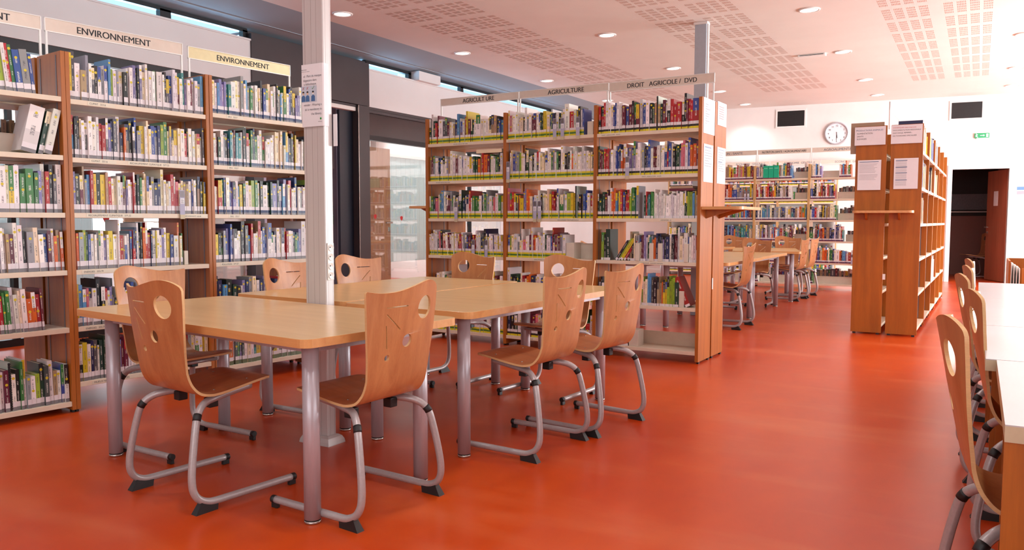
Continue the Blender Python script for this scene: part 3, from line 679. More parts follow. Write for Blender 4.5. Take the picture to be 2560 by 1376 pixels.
# row C: double-sided run seen end-on
ZC_ = [1.93, 1.55, 1.17, .80, .43, .06]; GC = 'orange bookcases seen end on'
def rowC():
    for k in range(5):
        bookcase(FC, k*1.02, k*1.02+1.018, ZC_, ['near', 'second', 'third', 'fourth', 'farthest'][k]+' bay of the orange double bookcase seen end on', GC, H=2.243, depth=.305, gap=.04, t=.018, wood_m=M_CHERRY2)
rowC()
FCE = Frame(-1.2, 9.395, 0)
t = empty('end_panel_pair', (0, 0, 0)); bpy.data.objects.remove(t)
ledge('consultation_ledge', Frame(-.527-.05, 9.398, -PI/2), 0, -.60, -.01, 1.338, .16, 'wooden reading ledge on the end of the orange bookcase')
def end_sheet(x0, x1, z0, z1, label, lines, size, bold=M_INK):
    t = empty('notice', (0, 9.392, 0), 0, label, 'notice'); box('sheet', M_PAPER, x0, x1, -.003, -.001, z0, z1, t)
    for s_, dx, z, sz, m in lines: text(s_, sz, m, t, (x0+dx, -.0035, z), ext=.0001)
    return t
end_sheet(-1.19, -.885, 2.04, 2.235, 'notice reading productions animales on the left end panel', [('PRODUCTIONS ANIMALES', .012, 2.19, .0225, M_INKB), ('ALIMENTATION', .022, 2.158, .0215, M_INK), ('SANTE', .022, 2.128, .0215, M_INK), ('ELEVAGES', .022, 2.100, .0215, M_INK)], 0)
end_sheet(-.834, -.537, 2.042, 2.237, 'notice reading statistiques and documentation on the right end panel', [('STATISTIQUES (dans emprunts)', .018, 2.204, .0165, M_INKR), ('DOCUMENTATION REGIONALE', .016, 2.176, .0185, M_INK), ('QUE SAIS-JE, REPERES...', .016, 2.148, .0185, M_INK), ('DICTIONNAIRES SPECIALISES', .016, 2.118, .0175, M_INK)], 0)
def listing(x0, x1, z0, z1, label, rows, hd):
    t = empty('notice', (0, 9.392, 0), 0, label, 'notice'); box('sheet', M_PAPER, x0, x1, -.003, -.001, z0, z1, t)
    f = MB()
    for z, a, b in rows: f.box(x0+a, x0+b, -.0036, -.003, z1-z-.0022, z1-z)
    f.build('print', M_INKG, t); f = MB()
    for z, a, b in hd: f.box(x0+a, x0+b, -.0038, -.003, z1-z-.006, z1-z)
    f.build('heading_bar', M_INKB, t)
listing(-1.150, -.920, 1.560, 1.880, 'printed table sheet on the left orange end panel', [(.04+.013*k, .015, .2-.05*R.random()) for k in range(8)]+[(.155+.013*k, .015, .2-.05*R.random()) for k in range(5)], [(.016, .015, .205)])
listing(-.795, -.565, 1.566, 1.888, 'printed list sheet with four headings on the right end panel', [(.03+.011*k, .015, .12) for k in range(24)], [(.02, .015, .125), (.09, .015, .125), (.15, .015, .125), (.225, .015, .125)])
tag(box('joint_plate', M_RIM, -.872, -.845, 9.388, 9.392, .60, .66), 'small white joint plate between the orange end panels', 'plate')

# rows D and E: far shelves
ZD = ZB
GD = 'far nutrition bookcases'
XD = [-4.60, -3.63, -2.66, -1.69]
M_BEIGEW = wood('pale_veneer', (196, 150, 100), (214, 170, 116), 'Z', .4, 1.5)
sd = []
for k in range(3):
    sd.append(bookcase(FD, XD[k], XD[k+1]-.002, ZD, ['left', 'middle', 'right'][k]+' bay of the far nutrition bookcase', GD, H=2.252, depth=.31, double=False, t=.02, wood_m=M_BEIGEW, rails=False)[1])
ZE = ZB
for k in range(3): bookcase(FE, -6.2+k*1.2, -5.0+k*1.2-.003, ZE, ['left', 'middle', 'right'][k]+' bay of the pale bookcase on the back wall', 'economics bookcases on the back wall', H=2.25, depth=.3, double=False, t=.02, wood_m=M_BEIGEW, rails=False)

# ------------------------------------------------------------------ hanging category signs above the bookcases
def sign(fr, x0, x1, y, z0, z1, txt, label, group, m=None, size=.045, tx=.5, zpost=2.05, stroke=M_INK, faint=False, spc=1.0, sx=1.0):
    t = empty('category_sign', fr.W(x0, y, 0), fr.rz, label, 'sign', group); L = x1-x0
    box('sign_strip', m or M_ACRYL, .004, L-.004, -.002, .002, z0+.006, z1-.004, t)
    f = MB(); f.box(0, L, -.005, .005, z0, z0+.006); f.box(0, L, -.005, .005, z1-.004, z1); f.box(0, .006, -.005, .005, z0, z1); f.box(L-.006, L, -.005, .005, z0, z1)
    f.build('sign_border', M_RIM, t)
    for xx in (.004, L-.016): box('sign_post', M_RIM, xx, xx+.012, -.006, .006, zpost, z0, t)
    text(txt, size, stroke, t, (L*tx, -.0024, (z0+z1)/2-size*.36), align='CENTER', space=spc, sx=sx)
    return t
GS = 'signs over the environment shelves'
sign(FA, 1.99, 2.967, .3375, 2.437, 2.527, 'ENVIRONNEMENT', 'cream ENVIRONNEMENT sign cut off by the left frame edge', GS, size=.062, tx=.55)
sign(FA, 2.985, 3.945, .3375, 2.437, 2.527, 'ENVIRONNEMENT', 'cream ENVIRONNEMENT sign over the middle left bookcase', GS, size=.062, tx=.475)
sign(FA, 3.985, 4.915, .3375, 2.425, 2.517, 'ENVIRONNEMENT', 'yellowed ENVIRONNEMENT sign ending just left of the power column', GS, m=M_ACRYLY, size=.058, tx=.515)
GS = 'signs over the agriculture shelves'
sign(FB, -5.0, -4.027, .34, 2.437, 2.512, 'AGRICULT URE', 'left AGRICULTURE sign with a gap before its last letters', GS, size=.060, tx=.495, sx=.95)
sign(FB, -4.021, -3.045, .34, 2.439, 2.514, 'AGRICULTURE', 'middle AGRICULTURE sign over the agriculture shelves', GS, size=.060, tx=.535)
sign(FB, -3.039, -2.035, .34, 2.425, 2.512, 'DROIT   AGRICOLE /  DVD', 'DROIT AGRICOLE / DVD sign over the aisle end', GS, size=.058, tx=.51, sx=.97)
GS = 'signs over the far shelves'
sign(FD, -4.6, -3.642, .16, 2.465, 2.555, 'NUTRITION - SANTE', 'far sign reading nutrition santé', GS, size=.062, tx=.42, stroke=M_INKG)
sign(FD, -3.63, -2.672, .16, 2.465, 2.555, 'NUTRITON-SANTE / AGROALIMENTAIRE', 'far sign reading nutriton-santé / agroalimentaire', GS, size=.056, tx=.5, sx=.78)
sign(FD, -2.66, -1.70, .16, 2.465, 2.555, 'AGROALIMENTAIRE', 'far sign reading agroalimentaire, partly behind the orange bookcase', GS, size=.062, tx=.5, stroke=M_INKG)
for k, (x0, lab) in enumerate(((-5.0, 'left'), (-3.98, 'middle'), (-2.96, 'right'))):
    sign(FE, x0, x0+1.0, .1, 2.44, 2.53, 'ECONOMIE  GENERALE', lab+' ECONOMIE GENERALE sign on the back wall shelves', 'economy signs on the back wall', size=.06, tx=.6, stroke=M_INKG)
# sign over row C, edge-on
t = empty('category_sign', FC.W(0, .33, 0), FC.rz, 'clear sign over the orange bookcase seen edge on', 'sign')
box('sign_strip', M_ACRYL, .0, 1.0, -.002, .002, 2.40, 2.49, t); box('clear_sheet', M_CLEAR, 0, 1.0, -.001, .001, 2.25, 2.40, t)
for xx in (0, .99): box('sign_post', M_RIM, xx, xx+.012, -.006, .006, 2.2, 2.49, t)

# ------------------------------------------------------------------ tables
def rounded_rect(L, W, r, n=5):
    P = []
    for cx, cy, a0 in ((L/2-r, W/2-r, 0), (-L/2+r, W/2-r, PI/2), (-L/2+r, -W/2+r, PI), (L/2-r, -W/2+r, 1.5*PI)):
        for k in range(n+1): a = a0+PI/2*k/n; P.append((cx+r*math.cos(a), cy+r*math.sin(a)))
    return P
def table(cx, cy, deg, L, W, label, group, inset=.13, H=.770, T=.034, r=.05, legr=.034):
    t = empty('reading_table', (cx, cy, 0), math.radians(deg), label, 'table', group)
    P = rounded_rect(L, W, r); n = len(P); mb = MB()
    mb.v = [(x, y, H) for x, y in P]+[(x, y, H-T) for x, y in P]+[(x*(1-.003/L), y*(1-.003/W), H+.0008) for x, y in P]
    mb.f = [tuple(range(2*n, 3*n)), tuple(reversed(range(n, 2*n)))]; mb.m = [0, 1]
    for i in range(n):
        j = (i+1) % n; mb.f.append((i, n+i, n+j, j)[::-1]); mb.m.append(1); mb.f.append((i, j, 2*n+j, 2*n+i)); mb.m.append(0)
    mb.c = [None]*len(mb.f); mb.uv = [None]*len(mb.f)
    mb.build('tabletop', [M_TABLE, M_TEDGE], t)
    f = MB(); a, b = L/2-inset, W/2-inset
    f.box(-a, a, -b-.012, -b+.012, H-T-.04, H-T); f.box(-a, a, b-.012, b+.012, H-T-.04, H-T); f.box(-a-.012, -a+.012, -b, b, H-T-.04, H-T); f.box(a-.012, a+.012, -b, b, H-T-.04, H-T)
    f.build('apron_rail', M_METAL2, t)
    for sx_ in (-1, 1):
        for sy in (-1, 1):
            l = lathe('leg', [(0, .018), (legr, .018), (legr, H-T), (0, H-T)], M_METAL2, t, 24, loc=(sx_*a, sy*b, 0))
            lathe('leg_ring', [(0, .012), (legr-.001, .012), (legr-.001, .0185), (0, .0185)], M_BLACK, l, 24)
            lathe('glide', [(0, 0), (legr-.003, 0), (legr, .004), (legr, .012), (0, .012)], M_CHROME, l, 24)
    return t
GT = 'beech reading tables in the foreground'
table(-3.024, 2.722, -6.0, 1.81, .90, 'beech reading table nearest the camera, left of the power column base', GT)
table(-3.452, 4.275, -2.5, .93, 1.83, 'beech reading table behind the power column', GT)
table(-2.530, 4.19, -2.5, .86, 1.83, 'beech reading table with chairs on the aisle side', GT)
GT = 'beech reading tables behind the agriculture bookcases'
table(-2.76, 9.45, 0, .88, 1.60, 'far beech table just right of the agriculture bookcase end', GT)
table(-3.66, 9.45, 0, .88, 1.60, 'far beech table mostly hidden by the agriculture bookcase', GT)
table(-2.80, 11.10, 0, .88, 1.66, 'second far beech table along the aisle', GT)
table(-2.95, 13.15, 14, 1.0, 1.6, 'farthest beech table before the nutrition shelves', GT)
table(-4.25, 13.6, 0, 1.1, 1.2, 'farthest beech table at the left, half hidden', GT)

# ------------------------------------------------------------------ plywood cantilever chair
PROF = catmull([(-.066, 0, .990), (-.058, 0, .90), (-.045, 0, .76), (-.033, 0, .65), (-.024, 0, .575), (-.006, 0, .522), (.028, 0, .483), (.075, 0, .468), (.13, 0, .469), (.21, 0, .480), (.30, 0, .494), (.37, 0, .500), (.405, 0, .496)], 5)
LEN = [0]
for a, b in zip(PROF, PROF[1:]): LEN.append(LEN[-1]+(b-a).length)
def at_len(s):
    s = max(0, min(s, LEN[-1]-1e-6))
    for i in range(len(LEN)-1):
        if LEN[i+1] >= s:
            t = (s-LEN[i])/(LEN[i+1]-LEN[i]); p = PROF[i].lerp(PROF[i+1], t)
            a = PROF[max(0, i-1)]; b = PROF[min(len(PROF)-1, i+2)]; return p, (b-a).normalized()
THK = .0105
def shell_map(x, y, side):
    """x: lateral (right +), y: -arc length down from the top"""
    p, tg = at_len(-y); nrm = Vector((-tg.z, 0, tg.x))     # towards the sitter
    bow = .050*(1-(x/.21)**2)*max(0, 1-(-y)/.5)
    q = p+nrm*(THK if side else 0)
    return (q.x-bow, -x, q.z)
def zs_(z):   # arc length from top at height z on the back
    for i in range(len(PROF)):
        if PROF[i].z <= z: return LEN[i-1]+(LEN[i]-LEN[i-1])*(PROF[i-1].z-z)/max(1e-6, PROF[i-1].z-PROF[i].z)
S_BEND = LEN[PROF.index(min(PROF, key=lambda p: p.z))]
def chair_proto():
    t = empty('cantilever_chair', (0, 0, 0))
    top = catmull([(-.213, .943, 0), (-.17, .936, 0), (-.13, .934, 0), (-.07, .938, 0), (.02, .957, 0), (.08, .970, 0), (.126, .974, 0), (.17, .966, 0), (.205, .948, 0), (.215, .93, 0)], 4)
    out = [(-.214, -zs_(.90)), (-.217, -zs_(.935))]+[(p.x, -zs_(p.y)) for p in top]
    out += [(.212, -zs_(.86)), (.202, -zs_(.76)), (.190, -zs_(.66)), (.183, -zs_(.58)), (.186, -(zs_(.52))), (.196, -S_BEND)]
    out += [(-.196, -S_BEND), (-.186, -zs_(.52)), (-.183, -zs_(.58)), (-.190, -zs_(.66)), (-.202, -zs_(.76)), (-.211, -zs_(.86))]
    circ = lambda cx, z, r, n=22: [(cx+r*math.cos(2*PI*k/n), -zs_(z)+r*math.sin(2*PI*k/n)) for k in range(n)]
    def slot(xa, za, xb, zb, wd=.0027):
        a = Vector((xa, -zs_(za))); b = Vector((xb, -zs_(zb))); d = (b-a).normalized(); n = Vector((-d.y, d.x))*wd
        return [tuple(a+n), tuple(a-d*wd), tuple(a-n), tuple(b-n), tuple(b+d*wd), tuple(b+n)]
    holes = [circ(.107, .860, .050, 30), circ(.012, .728, .0275), circ(-.092, .666, .0135, 16), slot(-.122, .875, -.012, .875), slot(-.118, .846, -.040, .780), slot(-.116, .800, -.100, .706)]
    plate_with_holes(out, holes, [-.17, -.12, -.06, 0, .06, .12, .17], [-(S_BEND-.16)-k*.0125 for k in range(13)]+[-.08, -.16, -.24, -.32], shell_map, 'backrest', [M_BEECH, M_PLY], t)
    e = LEN[-1]; so = [(-.196, -S_BEND), (.196, -S_BEND), (.198, -S_BEND-.1), (.196, -S_BEND-.2), (.190, -e+.05), (.180, -e+.018), (.160, -e+.003), (.10, -e), (-.10, -e), (-.160, -e+.003), (-.180, -e+.018), (-.190, -e+.05), (-.196, -S_BEND-.2), (-.198, -S_BEND-.1)]
    plate_with_holes(so, [], [-.12, -.06, 0, .06, .12], [-S_BEND-k*.025 for k in range(1, 14)], shell_map, 'seat', [M_BEECH_S, M_PLY], t)
    for x in (-.13, .13):
        for y in (.10, .27):
            p, _ = at_len(S_BEND+y-.06); q = lathe('seat_rivet', [(0, 0), (.006, 0), (.005, .002), (0, .0025)], M_CHROME, t, 10); q.location = (p.x, x, p.z+THK)
    R0 = .0158
    for s_ in (-1, 1):
        P = [(.455, .258*s_, .036), (.30, .258*s_, .036), (.12, .256*s_, .036), (.055, .255*s_, .036)]
        P += [(.015, .254*s_, .040), (-.025, .252*s_, .060), (-.047, .249*s_, .095), (-.052, .246*s_, .14), (-.046, .241*s_, .20), (-.030, .232*s_, .29), (-.012, .222*s_, .37), (.005, .210*s_, .405), (.035, .190*s_, .430), (.075, .165*s_, .442), (.13, .145*s_, .447), (.22, .135*s_, .459), (.32, .130*s_, .472)]
        C4 = catmull(P, 4); l = tube('frame_tube', C4, R0, M_METAL, t, 14)
        tube('tube_band', [q for q in C4 if .372 < q.z < .412 and q.x < .05], R0+.0014, M_BLACK, l, 14)
        tube('tip_cap', [(.440, .258*s_, .036), (.460, .258*s_, .036), (.462, .258*s_, .036)], [R0+.0008, R0+.0008, R0-.001], M_BLACK, l, 12)
        box('tip_foot', M_BLACK, .425, .460, .258*s_-.009, .258*s_+.009, .001, .024, l, bevel=.002)
        mb = MB(); y0, y1 = .253*s_-.015, .253*s_+.015
        A = [(-.052, y0-.004), (.052, y0), (.052, y1), (-.052, y1+.004)]; B = [(-.020, y0+.003), (.058, y0+.003), (.058, y1-.003), (-.020, y1-.003)]
        mb.v = [(x, y, 0) for x, y in A]+[(x, y, .030 if x > 0 else .050) for x, y in B]
        mb.f = [(3, 2, 1, 0), (4, 5, 6, 7), (0, 1, 5, 4), (1, 2, 6, 5), (2, 3, 7, 6), (3, 0, 4, 7)]; mb.c = [None]*6; mb.uv = [None]*6; mb.m = [0]*6
        mb.build('wedge_foot', M_BLACK, l)
        box('stacking_block', M_BLACK, .105, .150, .118*s_-.022, .118*s_+.022, .405, .447, t, bevel=.004)
    tube('cross_bar', [(.20, -.134, .452), (.20, .134, .452)], .010, M_METAL, t, 8); tube('cross_bar', [(.315, -.13, .466), (.315, .13, .466)], .010, M_METAL, t, 8)
    return t
CH = [(-3.010, 2.205, 84, 'beech plywood chair nearest the left bookshelves, its back to camera'),
      (-2.086, 2.597, 176.5, 'beech plywood chair at the right end of the nearest table'),
      (-1.906, 3.740, 176, 'beech plywood chair at the aisle side of middle table, nearer of two'),
      (-1.815, 4.330, 172, 'beech plywood chair at the aisle side of middle table, farther of two'),
      (-3.897, 2.80, -1, 'beech plywood chair at the left end of the nearest table, facing camera'),
      (-3.905, 3.830, 0, 'beech plywood chair partly hidden behind the power column'),
      (-3.895, 4.510, -9, 'beech plywood chair in front of the dark portal'),
      (-3.440, 5.225, -95, 'beech plywood chair at the far table side, by the glass door'),
      (-2.565, 5.160, -95, 'beech plywood chair at the far table side, before the agriculture shelves'),
      (-2.305, 9.240, 178, 'far beech chair just right of the agriculture bookcase end'),
      (-2.83, 12.02, -90, 'far beech chair facing camera at the end of the aisle tables'),
      (-3.77, 14.33, -92, 'farthest beech chair at the left, facing camera'),
      (-2.80, 14.10, -88, 'farthest beech chair with its back to the nutrition shelves'),
      (-2.36, 12.95, 176, 'far beech chair side-on by the farthest table, nearer of the pair'),
      (-2.33, 13.62, 176, 'far beech chair side-on by the farthest table, farther of the pair'),
      (-4.20, 9.2, 0, 'far beech chair glimpsed through the lower agriculture shelves'),
      (-3.30, 11.3, 0, 'far beech chair on the left of the second aisle table'),
      (.015, 2.52, 6, 'beech chair tucked under the nearest white desk'),
      (.072, 3.50, 2, 'beech chair under the second white desk'),
      (.015, 4.50, 3, 'beech chair third along the white desks'),
      (.035, 5.35, 0, 'beech chair fourth along the white desks'),
      (.035, 6.30, 0, 'beech chair farthest along the white desks'),
      (.10, 20.35, 200, 'shadowy chair inside the unlit room beyond the doorway')]
proto = chair_proto()
for i, (x, y, a, lab) in enumerate(CH):
    o = proto if i == 0 else copy_tree(proto)
    o.location = (x, y, 0); o.rotation_euler = (0, 0, math.radians(a)); tag(o, lab, 'chair', 'plywood cantilever chairs')

# ------------------------------------------------------------------ white desks on the right
def desk(y0, y1, x0, H, label, endpanel, T=.04):
    t = empty('white_desk', (x0, y0, 0), 0, label, 'desk', 'white desks along the right'); L = y1-y0; W = .86
    box('desktop', M_DESKW, 0, W, 0, L, H-.003, H, t); box('desktop_edge', M_DESKE, .0, W, .0, L, H-T, H-.003, t)
    box('end_panel', M_CHERRY2, .0 if endpanel else .06, W, .004, .026, 0, H-T, t)
    box('end_panel', M_CHERRY2, .06, W, L-.026, L-.004, 0, H-T, t)
    box('modesty_panel', M_CHERRY2, .55, .57, .026, L-.026, .15, H-T, t)
    return t
desk(2.10, 3.082, .068, .762, 'white-topped desk nearest the camera at right edge', True)
desk(3.090, 4.100, .036, .762, 'second white-topped desk from the camera', False)
desk(4.108, 5.55, .015, .762, 'third white-topped desk, reflecting the windows', False)
desk(5.554, 7.0, .015, .762, 'white-topped desk farthest from the camera', False)
# low crate of magazines beyond the desks
t = empty('magazine_bin', (.33, 10.6, 0), 0, 'low orange wooden magazine bin beyond the white desks', 'bin')
box('bin_front', M_CHERRY2, .11, 1.3, 0, .02, 0, .70, t); box('bin_side', M_CHERRY2, -.02, 0, -.0, .9, 0, .78, t); box('bin_back', M_CHERRY2, 0, 1.3, .88, .9, 0, .78, t); box('bin_floor', M_CHERRY2, 0, 1.3, .02, .88, .12, .14, t)
box('bin_side', M_CHERRY2, 1.28, 1.3, .02, .88, 0, .78, t)
for k in range(4):
    tag(box('magazine_rack', M_RIM, .332+k*.026, .340+k*.026, 10.59-.02*k, 11.2, 0, .76-.02*k, bevel=.002), 'white divider panel beside magazine bin, %s from left' % ordinal(k+1), 'divider', 'white dividers at the magazine bin')
for k in range(16):
    c = [(205, 190, 170), (50, 45, 50), (60, 55, 60), (210, 205, 200), (90, 40, 50), (60, 90, 120)][R.randrange(6)]
    m_ = MB(); x = .46+k*.05; h = .24+R.random()*.1
    m_.box(0, .012+R.random()*.02, 0, .21, 0, h, col=lin(c)); o = m_.build('magazine', M_LABEL, loc=(x, 10.72, .145+.0), rot=(0, R.uniform(.02, .16), 0))
    o.scale = (1, 1, 2.6-.0); tag(o, '%s magazine standing in the orange bin, %s from left' % (['cream', 'black', 'dark', 'white', 'maroon', 'blue'][[(205, 190, 170), (50, 45, 50), (60, 55, 60), (210, 205, 200), (90, 40, 50), (60, 90, 120)].index(c)], ordinal(k+1)), 'magazine', 'magazines in the orange bin')

# ------------------------------------------------------------------ books
PAL = {'w': (236, 226, 224), 'c': (236, 216, 184), 'k': (36, 32, 36), 'g': (62, 124, 62), 'G': (34, 66, 50), 'l': (150, 176, 52), 'r': (176, 40, 44), 'm': (104, 36, 54), 'b': (58, 78, 150),
       'n': (36, 44, 84), 's': (92, 148, 196), 'y': (216, 184, 44), 'o': (222, 104, 40), 'p': (128, 118, 166), 't': (60, 130, 136), 'S': (196, 214, 206), 'I': (88, 104, 172), 'E': (232, 224, 218), 'e': (150, 150, 158), 'd': (82, 80, 86), 'h': (168, 138, 112), 'i': (214, 116, 130)}
SPIRAL = 'S'
TITLES = {'I': ('INSECT ECOLOGY', .026, -1), 'E': ('\u00c9nergie', .022, 1)}
CN = {'S': 'black comb-bound', 'I': 'violet-blue INSECT ECOLOGY', 'E': 'thick white \u00c9nergie', 'w': 'white', 'c': 'cream', 'k': 'black', 'g': 'green', 'G': 'dark green', 'l': 'lime', 'r': 'red', 'm': 'maroon', 'b': 'blue', 'n': 'navy', 's': 'sky blue', 'y': 'yellow', 'o': 'orange', 'p': 'lavender', 't': 'teal', 'e': 'grey', 'd': 'dark grey', 'h': 'tan', 'i': 'pink'}
GREY, WL, NV, YE, GN, BK, MR = (124, 118, 122), (228, 218, 222), (40, 54, 98), (224, 204, 36), (84, 128, 50), (44, 44, 40), (130, 34, 66)
BANDS = {'grey': [(0, .022, GREY), (.022, .054, WL)], 'navy': [(0, .013, GREY), (.013, .033, NV), (.033, .058, WL)],
         'yg': [(0, .016, YE), (.016, .034, GN), (.034, .050, YE), (.050, .072, WL)], 'yk': [(0, .018, YE), (.018, .036, BK), (.036, .062, WL)], 'plain': [(0, .022, WL)],
         'olive': [(0, .030, (92, 96, 60)), (.030, .058, WL)], 'red': [(0, .014, MR), (.014, .024, NV), (.024, .048, WL)]}
SPECS = []
def shelf_books(fr, x0, x1, z, codes, band, where, lean=0, hb=.215, side='left', tallf=.12, y0=.014, maxh=.318, zone=0, short=False):
    codes = codes.replace(' ', ''); n = len(codes); ts = []
    for c in codes:
        t = R.uniform(.013, .030)
        if R.random() < .10: t *= 1.6
        if c in TITLES: t = .046 if c == 'I' else .034
        if c == 'S': t = .014
        ts.append(t)
    k = (x1-x0)/(sum(ts)/math.cos(math.radians(lean))); ts = [t*k for t in ts]; x = x0; cl = math.cos(math.radians(lean))
    for i, (c, t) in enumerate(zip(codes, ts)):
        h = hb+.014+R.gauss(0, .020); d = R.uniform(.14, .19)
        if R.random() < tallf: h = R.uniform(.265, .305); d = R.uniform(.20, .23)
        h = min(max(h, .165), maxh*(1 if not lean else .96))
        base = PAL[c]; j = R.uniform(.90, 1.06); col = tuple(min(250, v*j+R.uniform(-6, 6)) for v in base); col = tuple(max(10, v) for v in col)
        sec = None
        if c in TITLES: h = .245; d = .18
        if c == 'S': h = .297; d = .21
        if R.random() < .22 and c not in TITLES: sec = PAL[R.choice('wwwcybrgkn')]
        lw = lean+R.uniform(-.35, .35) if lean else R.choice((0, 0, 0, -.6, .6))
        idx = i+1 if side == 'left' else n-i
        SPECS.append(dict(fr=fr, x=x, y=y0+R.uniform(0, .022), z=z, t=t*.965, h=h, d=d, col=col, sec=sec, code=c, lean=lw, band=band, where=where, idx=idx, side=side, zone=zone, rb=R.random()))
        x += t/cl
def book_geo(b, mb, T, label_mb=None, page_mb=None, dot_mb=None):
    t, h, d = b['t'], b['h'], b['d']; lb = label_mb or mb; dm = dot_mb or mb; c = lin(b['col']); z1 = BANDS[b['band']][-1][1]; w = .0022 if t > .012 else .0015
    split = h*(.45+.3*b['rb']) if b['sec'] else h
    # spine strips with title print (uv.x across, uv.y in metres plus a per-book offset)
    off = 10*b['rb']; TT = b['code'] in TITLES
    def strip(za, zb, col, ptxt=True):
        mb.quad([T((0, 0, za)), T((t, 0, za)), T((t, 0, zb)), T((0, 0, zb))], col, [(0 if ptxt else -1, za+off), (1 if ptxt else -1, za+off), (1 if ptxt else -1, zb+off), (0 if ptxt else -1, zb+off)])
    zt = h*.90
    strip(0, z1, c, False); strip(z1, min(split, zt), c, not TT)
    if split < zt: strip(split, zt, lin(b['sec']))
    strip(max(zt, z1), h, lin(b['sec']) if b['sec'] else c, False)
    if b['code'] == 'S':
        mb.box(t*.15, t*.85, -.004, -.0008, .004, h-.004, col=(.012, .012, .014), T=T)
        for q in range(20): mb.box(0, t, -.007, -.003, .012+q*.0142, .018+q*.0142, col=(.02, .02, .024), T=T)
    for xa in (0, t-w): mb.box(xa, xa+w, .0002, d, 0, h, col=c, T=T)
    if page_mb is not None: page_mb.box(w, t-w, .002, d-.004, .002, h-.004, T=T)
    else: mb.box(w, t-w, .002, d-.004, .002, h-.004, col=lin((206, 194, 176)), T=T)
    e = -.0005
    for za, zb, col in BANDS[b['band']]: lb.quad([T((.0003, e, za+.0003)), T((t-.0003, e, za+.0003)), T((t-.0003, e, zb)), T((.0003, e, zb))], lin(col), [(-1, -1)]*4)
    if b['band'] != 'plain' and R.random() < .8:
        zc = h*R.uniform(.80, .93) if R.random() < .8 else h*R.uniform(.5, .7); r = min(.0085, t*.46)
        dm.quad([T((t/2+r*math.cos(a*PI/4), e*1.4, zc+r*math.sin(a*PI/4))) for a in range(8)], lin((214, 190, 40)), [(-1, -1)]*8)
def place(b):
    a = math.radians(b['lean'])      # positive leans right
    px = b['x'] if a <= 0 else b['x']+b['t']
    return px, b['y'], b['z'], a
def local_T(b):
    px, py, pz, a = place(b); ca, sa = math.cos(a), math.sin(a); ox = 0 if a <= 0 else -b['t']
    rz = b['fr'].rz; c, n = math.cos(rz), math.sin(rz); o = b['fr'].o
    def T(p):
        x = p[0]+ox; X = px+x*ca+p[2]*sa; Z = pz-x*sa+p[2]*ca; Y = py+p[1]
        return (o[0]+X*c-Y*n, o[1]+X*n+Y*c, Z)
    return T
WA1, WA2, WA3 = 'leftmost bookcase', 'middle left bookcase', 'bookcase behind the column'
SH = ['top shelf', 'second shelf', 'third shelf', 'fourth shelf', 'fifth shelf', 'bottom shelf']
T0 = .031
def row(fr, X0, zl, i, a, b, codes, band, w_, **k): shelf_books(fr, X0+a, X0+b, zl[i]+T0+.0005, codes, band, SH[i]+' of '+w_ if fr is FA else SH[i]+' '+w_, **k)
rA1 = lambda i, a, b, c, **k: row(FA, 1.99, ZA1, i, a, b, c, 'grey', WA1, side='right', zone=1, **k)
rA1(0, .03, .80, 'wrcwwhkewwoyrwwgeddglwrgbeb', lean=-6, hb=.225, tallf=.10)
rA1(1, .03, .58, 'wgcwbmweepwcpyw', lean=-2, hb=.235)
rA1(2, .03, .93, 'wbnwmweykwwehhGsbgwcywgggpwrkdw', hb=.235, tallf=.2)
rA1(3, .03, .93, 'wcnrwwgekwwpwywwkwwIwwhmwwkecwbmwoho', hb=.235, tallf=.08, lean=-1.5)
rA1(4, .03, .80, 'cwrbwwglwlwGwgwrywccrrggwwcwoorm', hb=.225, lean=-3)
rA1(5, .03, .93, 'wnewtcwyoGwGwwhdwkwwwmSwkgwewlGdwhwbw', hb=.215, lean=-1)
rA2 = lambda i, a, b, c, **k: row(FA, 2.953, ZA2, i, a, b, c, 'grey', WA2, zone=2, **k)
rA2(0, .03, .95, 'ydwhewdkwewslwewkwwpdkpcwcwwgwwkdbwwmwtpwmwwes', hb=.22, tallf=.16)
rA2(1, .03, .95, 'skehwdwwwrrdpndwdohkdbeywccbenlgcehcwcwrkwwccwd', hb=.225)
rA2(2, .03, .95, 'pkmhesrykyhwrccwwmwpwwrkkgcccwenncwcwriicmdhhwbwkhky', hb=.225)
rA2(3, .03, .765, 'woelGbwwewwpwywwrrhbwnrnwkkorrnEywwpwybwocg', hb=.225)
rA2(4, .03, .66, 'yssiwwkkcwpewwwpbmwwcwnGkswcw', hb=.215)
rA2(5, .03, .95, 'kycndwGGcweepmmwwcweGnwwcywgwwhkecwgwyc', hb=.22)
for q, (c, x) in enumerate((('n', .72), ('m', .745))): shelf_books(FA, 2.953+x, 2.953+x+.024, ZA2[4]+T0+.0005, c, 'grey', 'fifth shelf right end of '+WA2, zone=2, hb=.24-.03*q)
rA3 = lambda i, a, b, c, bd='navy', **k: row(FA, 3.94, ZA3, i, a, b, c, bd, WA3, zone=3, **k)
rA3(0, .03, .95, 'cewspppttwcwewsegwwkckbwcwwwkwswgwbkdppwwsekwp', hb=.215, tallf=.2)
rA3(1, .03, .95, 'w m G w e k k t w m t t w k S w w g k n g w w g w w w w c c c c w s b k k m y c w w k w k w c w', hb=.225, tallf=.18)
rA3(2, .03, .95, 'wcrgbwbppwsykwclgwkwGGpkpspwiwwbwemwklwsb', hb=.22, tallf=.1)
rA3(3, .03, .95, 'yGgeppbbwwwkkdsrwwhhwbbwwwnwcwrrwwkgspwwbwew', 'grey', hb=.215)
rA3(4, .03, .95, 'dnskGkwpnecynpwgnremwbwcwkwgwb', 'grey', hb=.21, tallf=.05)
rA3(5, .03, .95, 'wwmnowdgpkwcwtyrmiwywGwrwewGlwwgcw', 'olive', hb=.215)
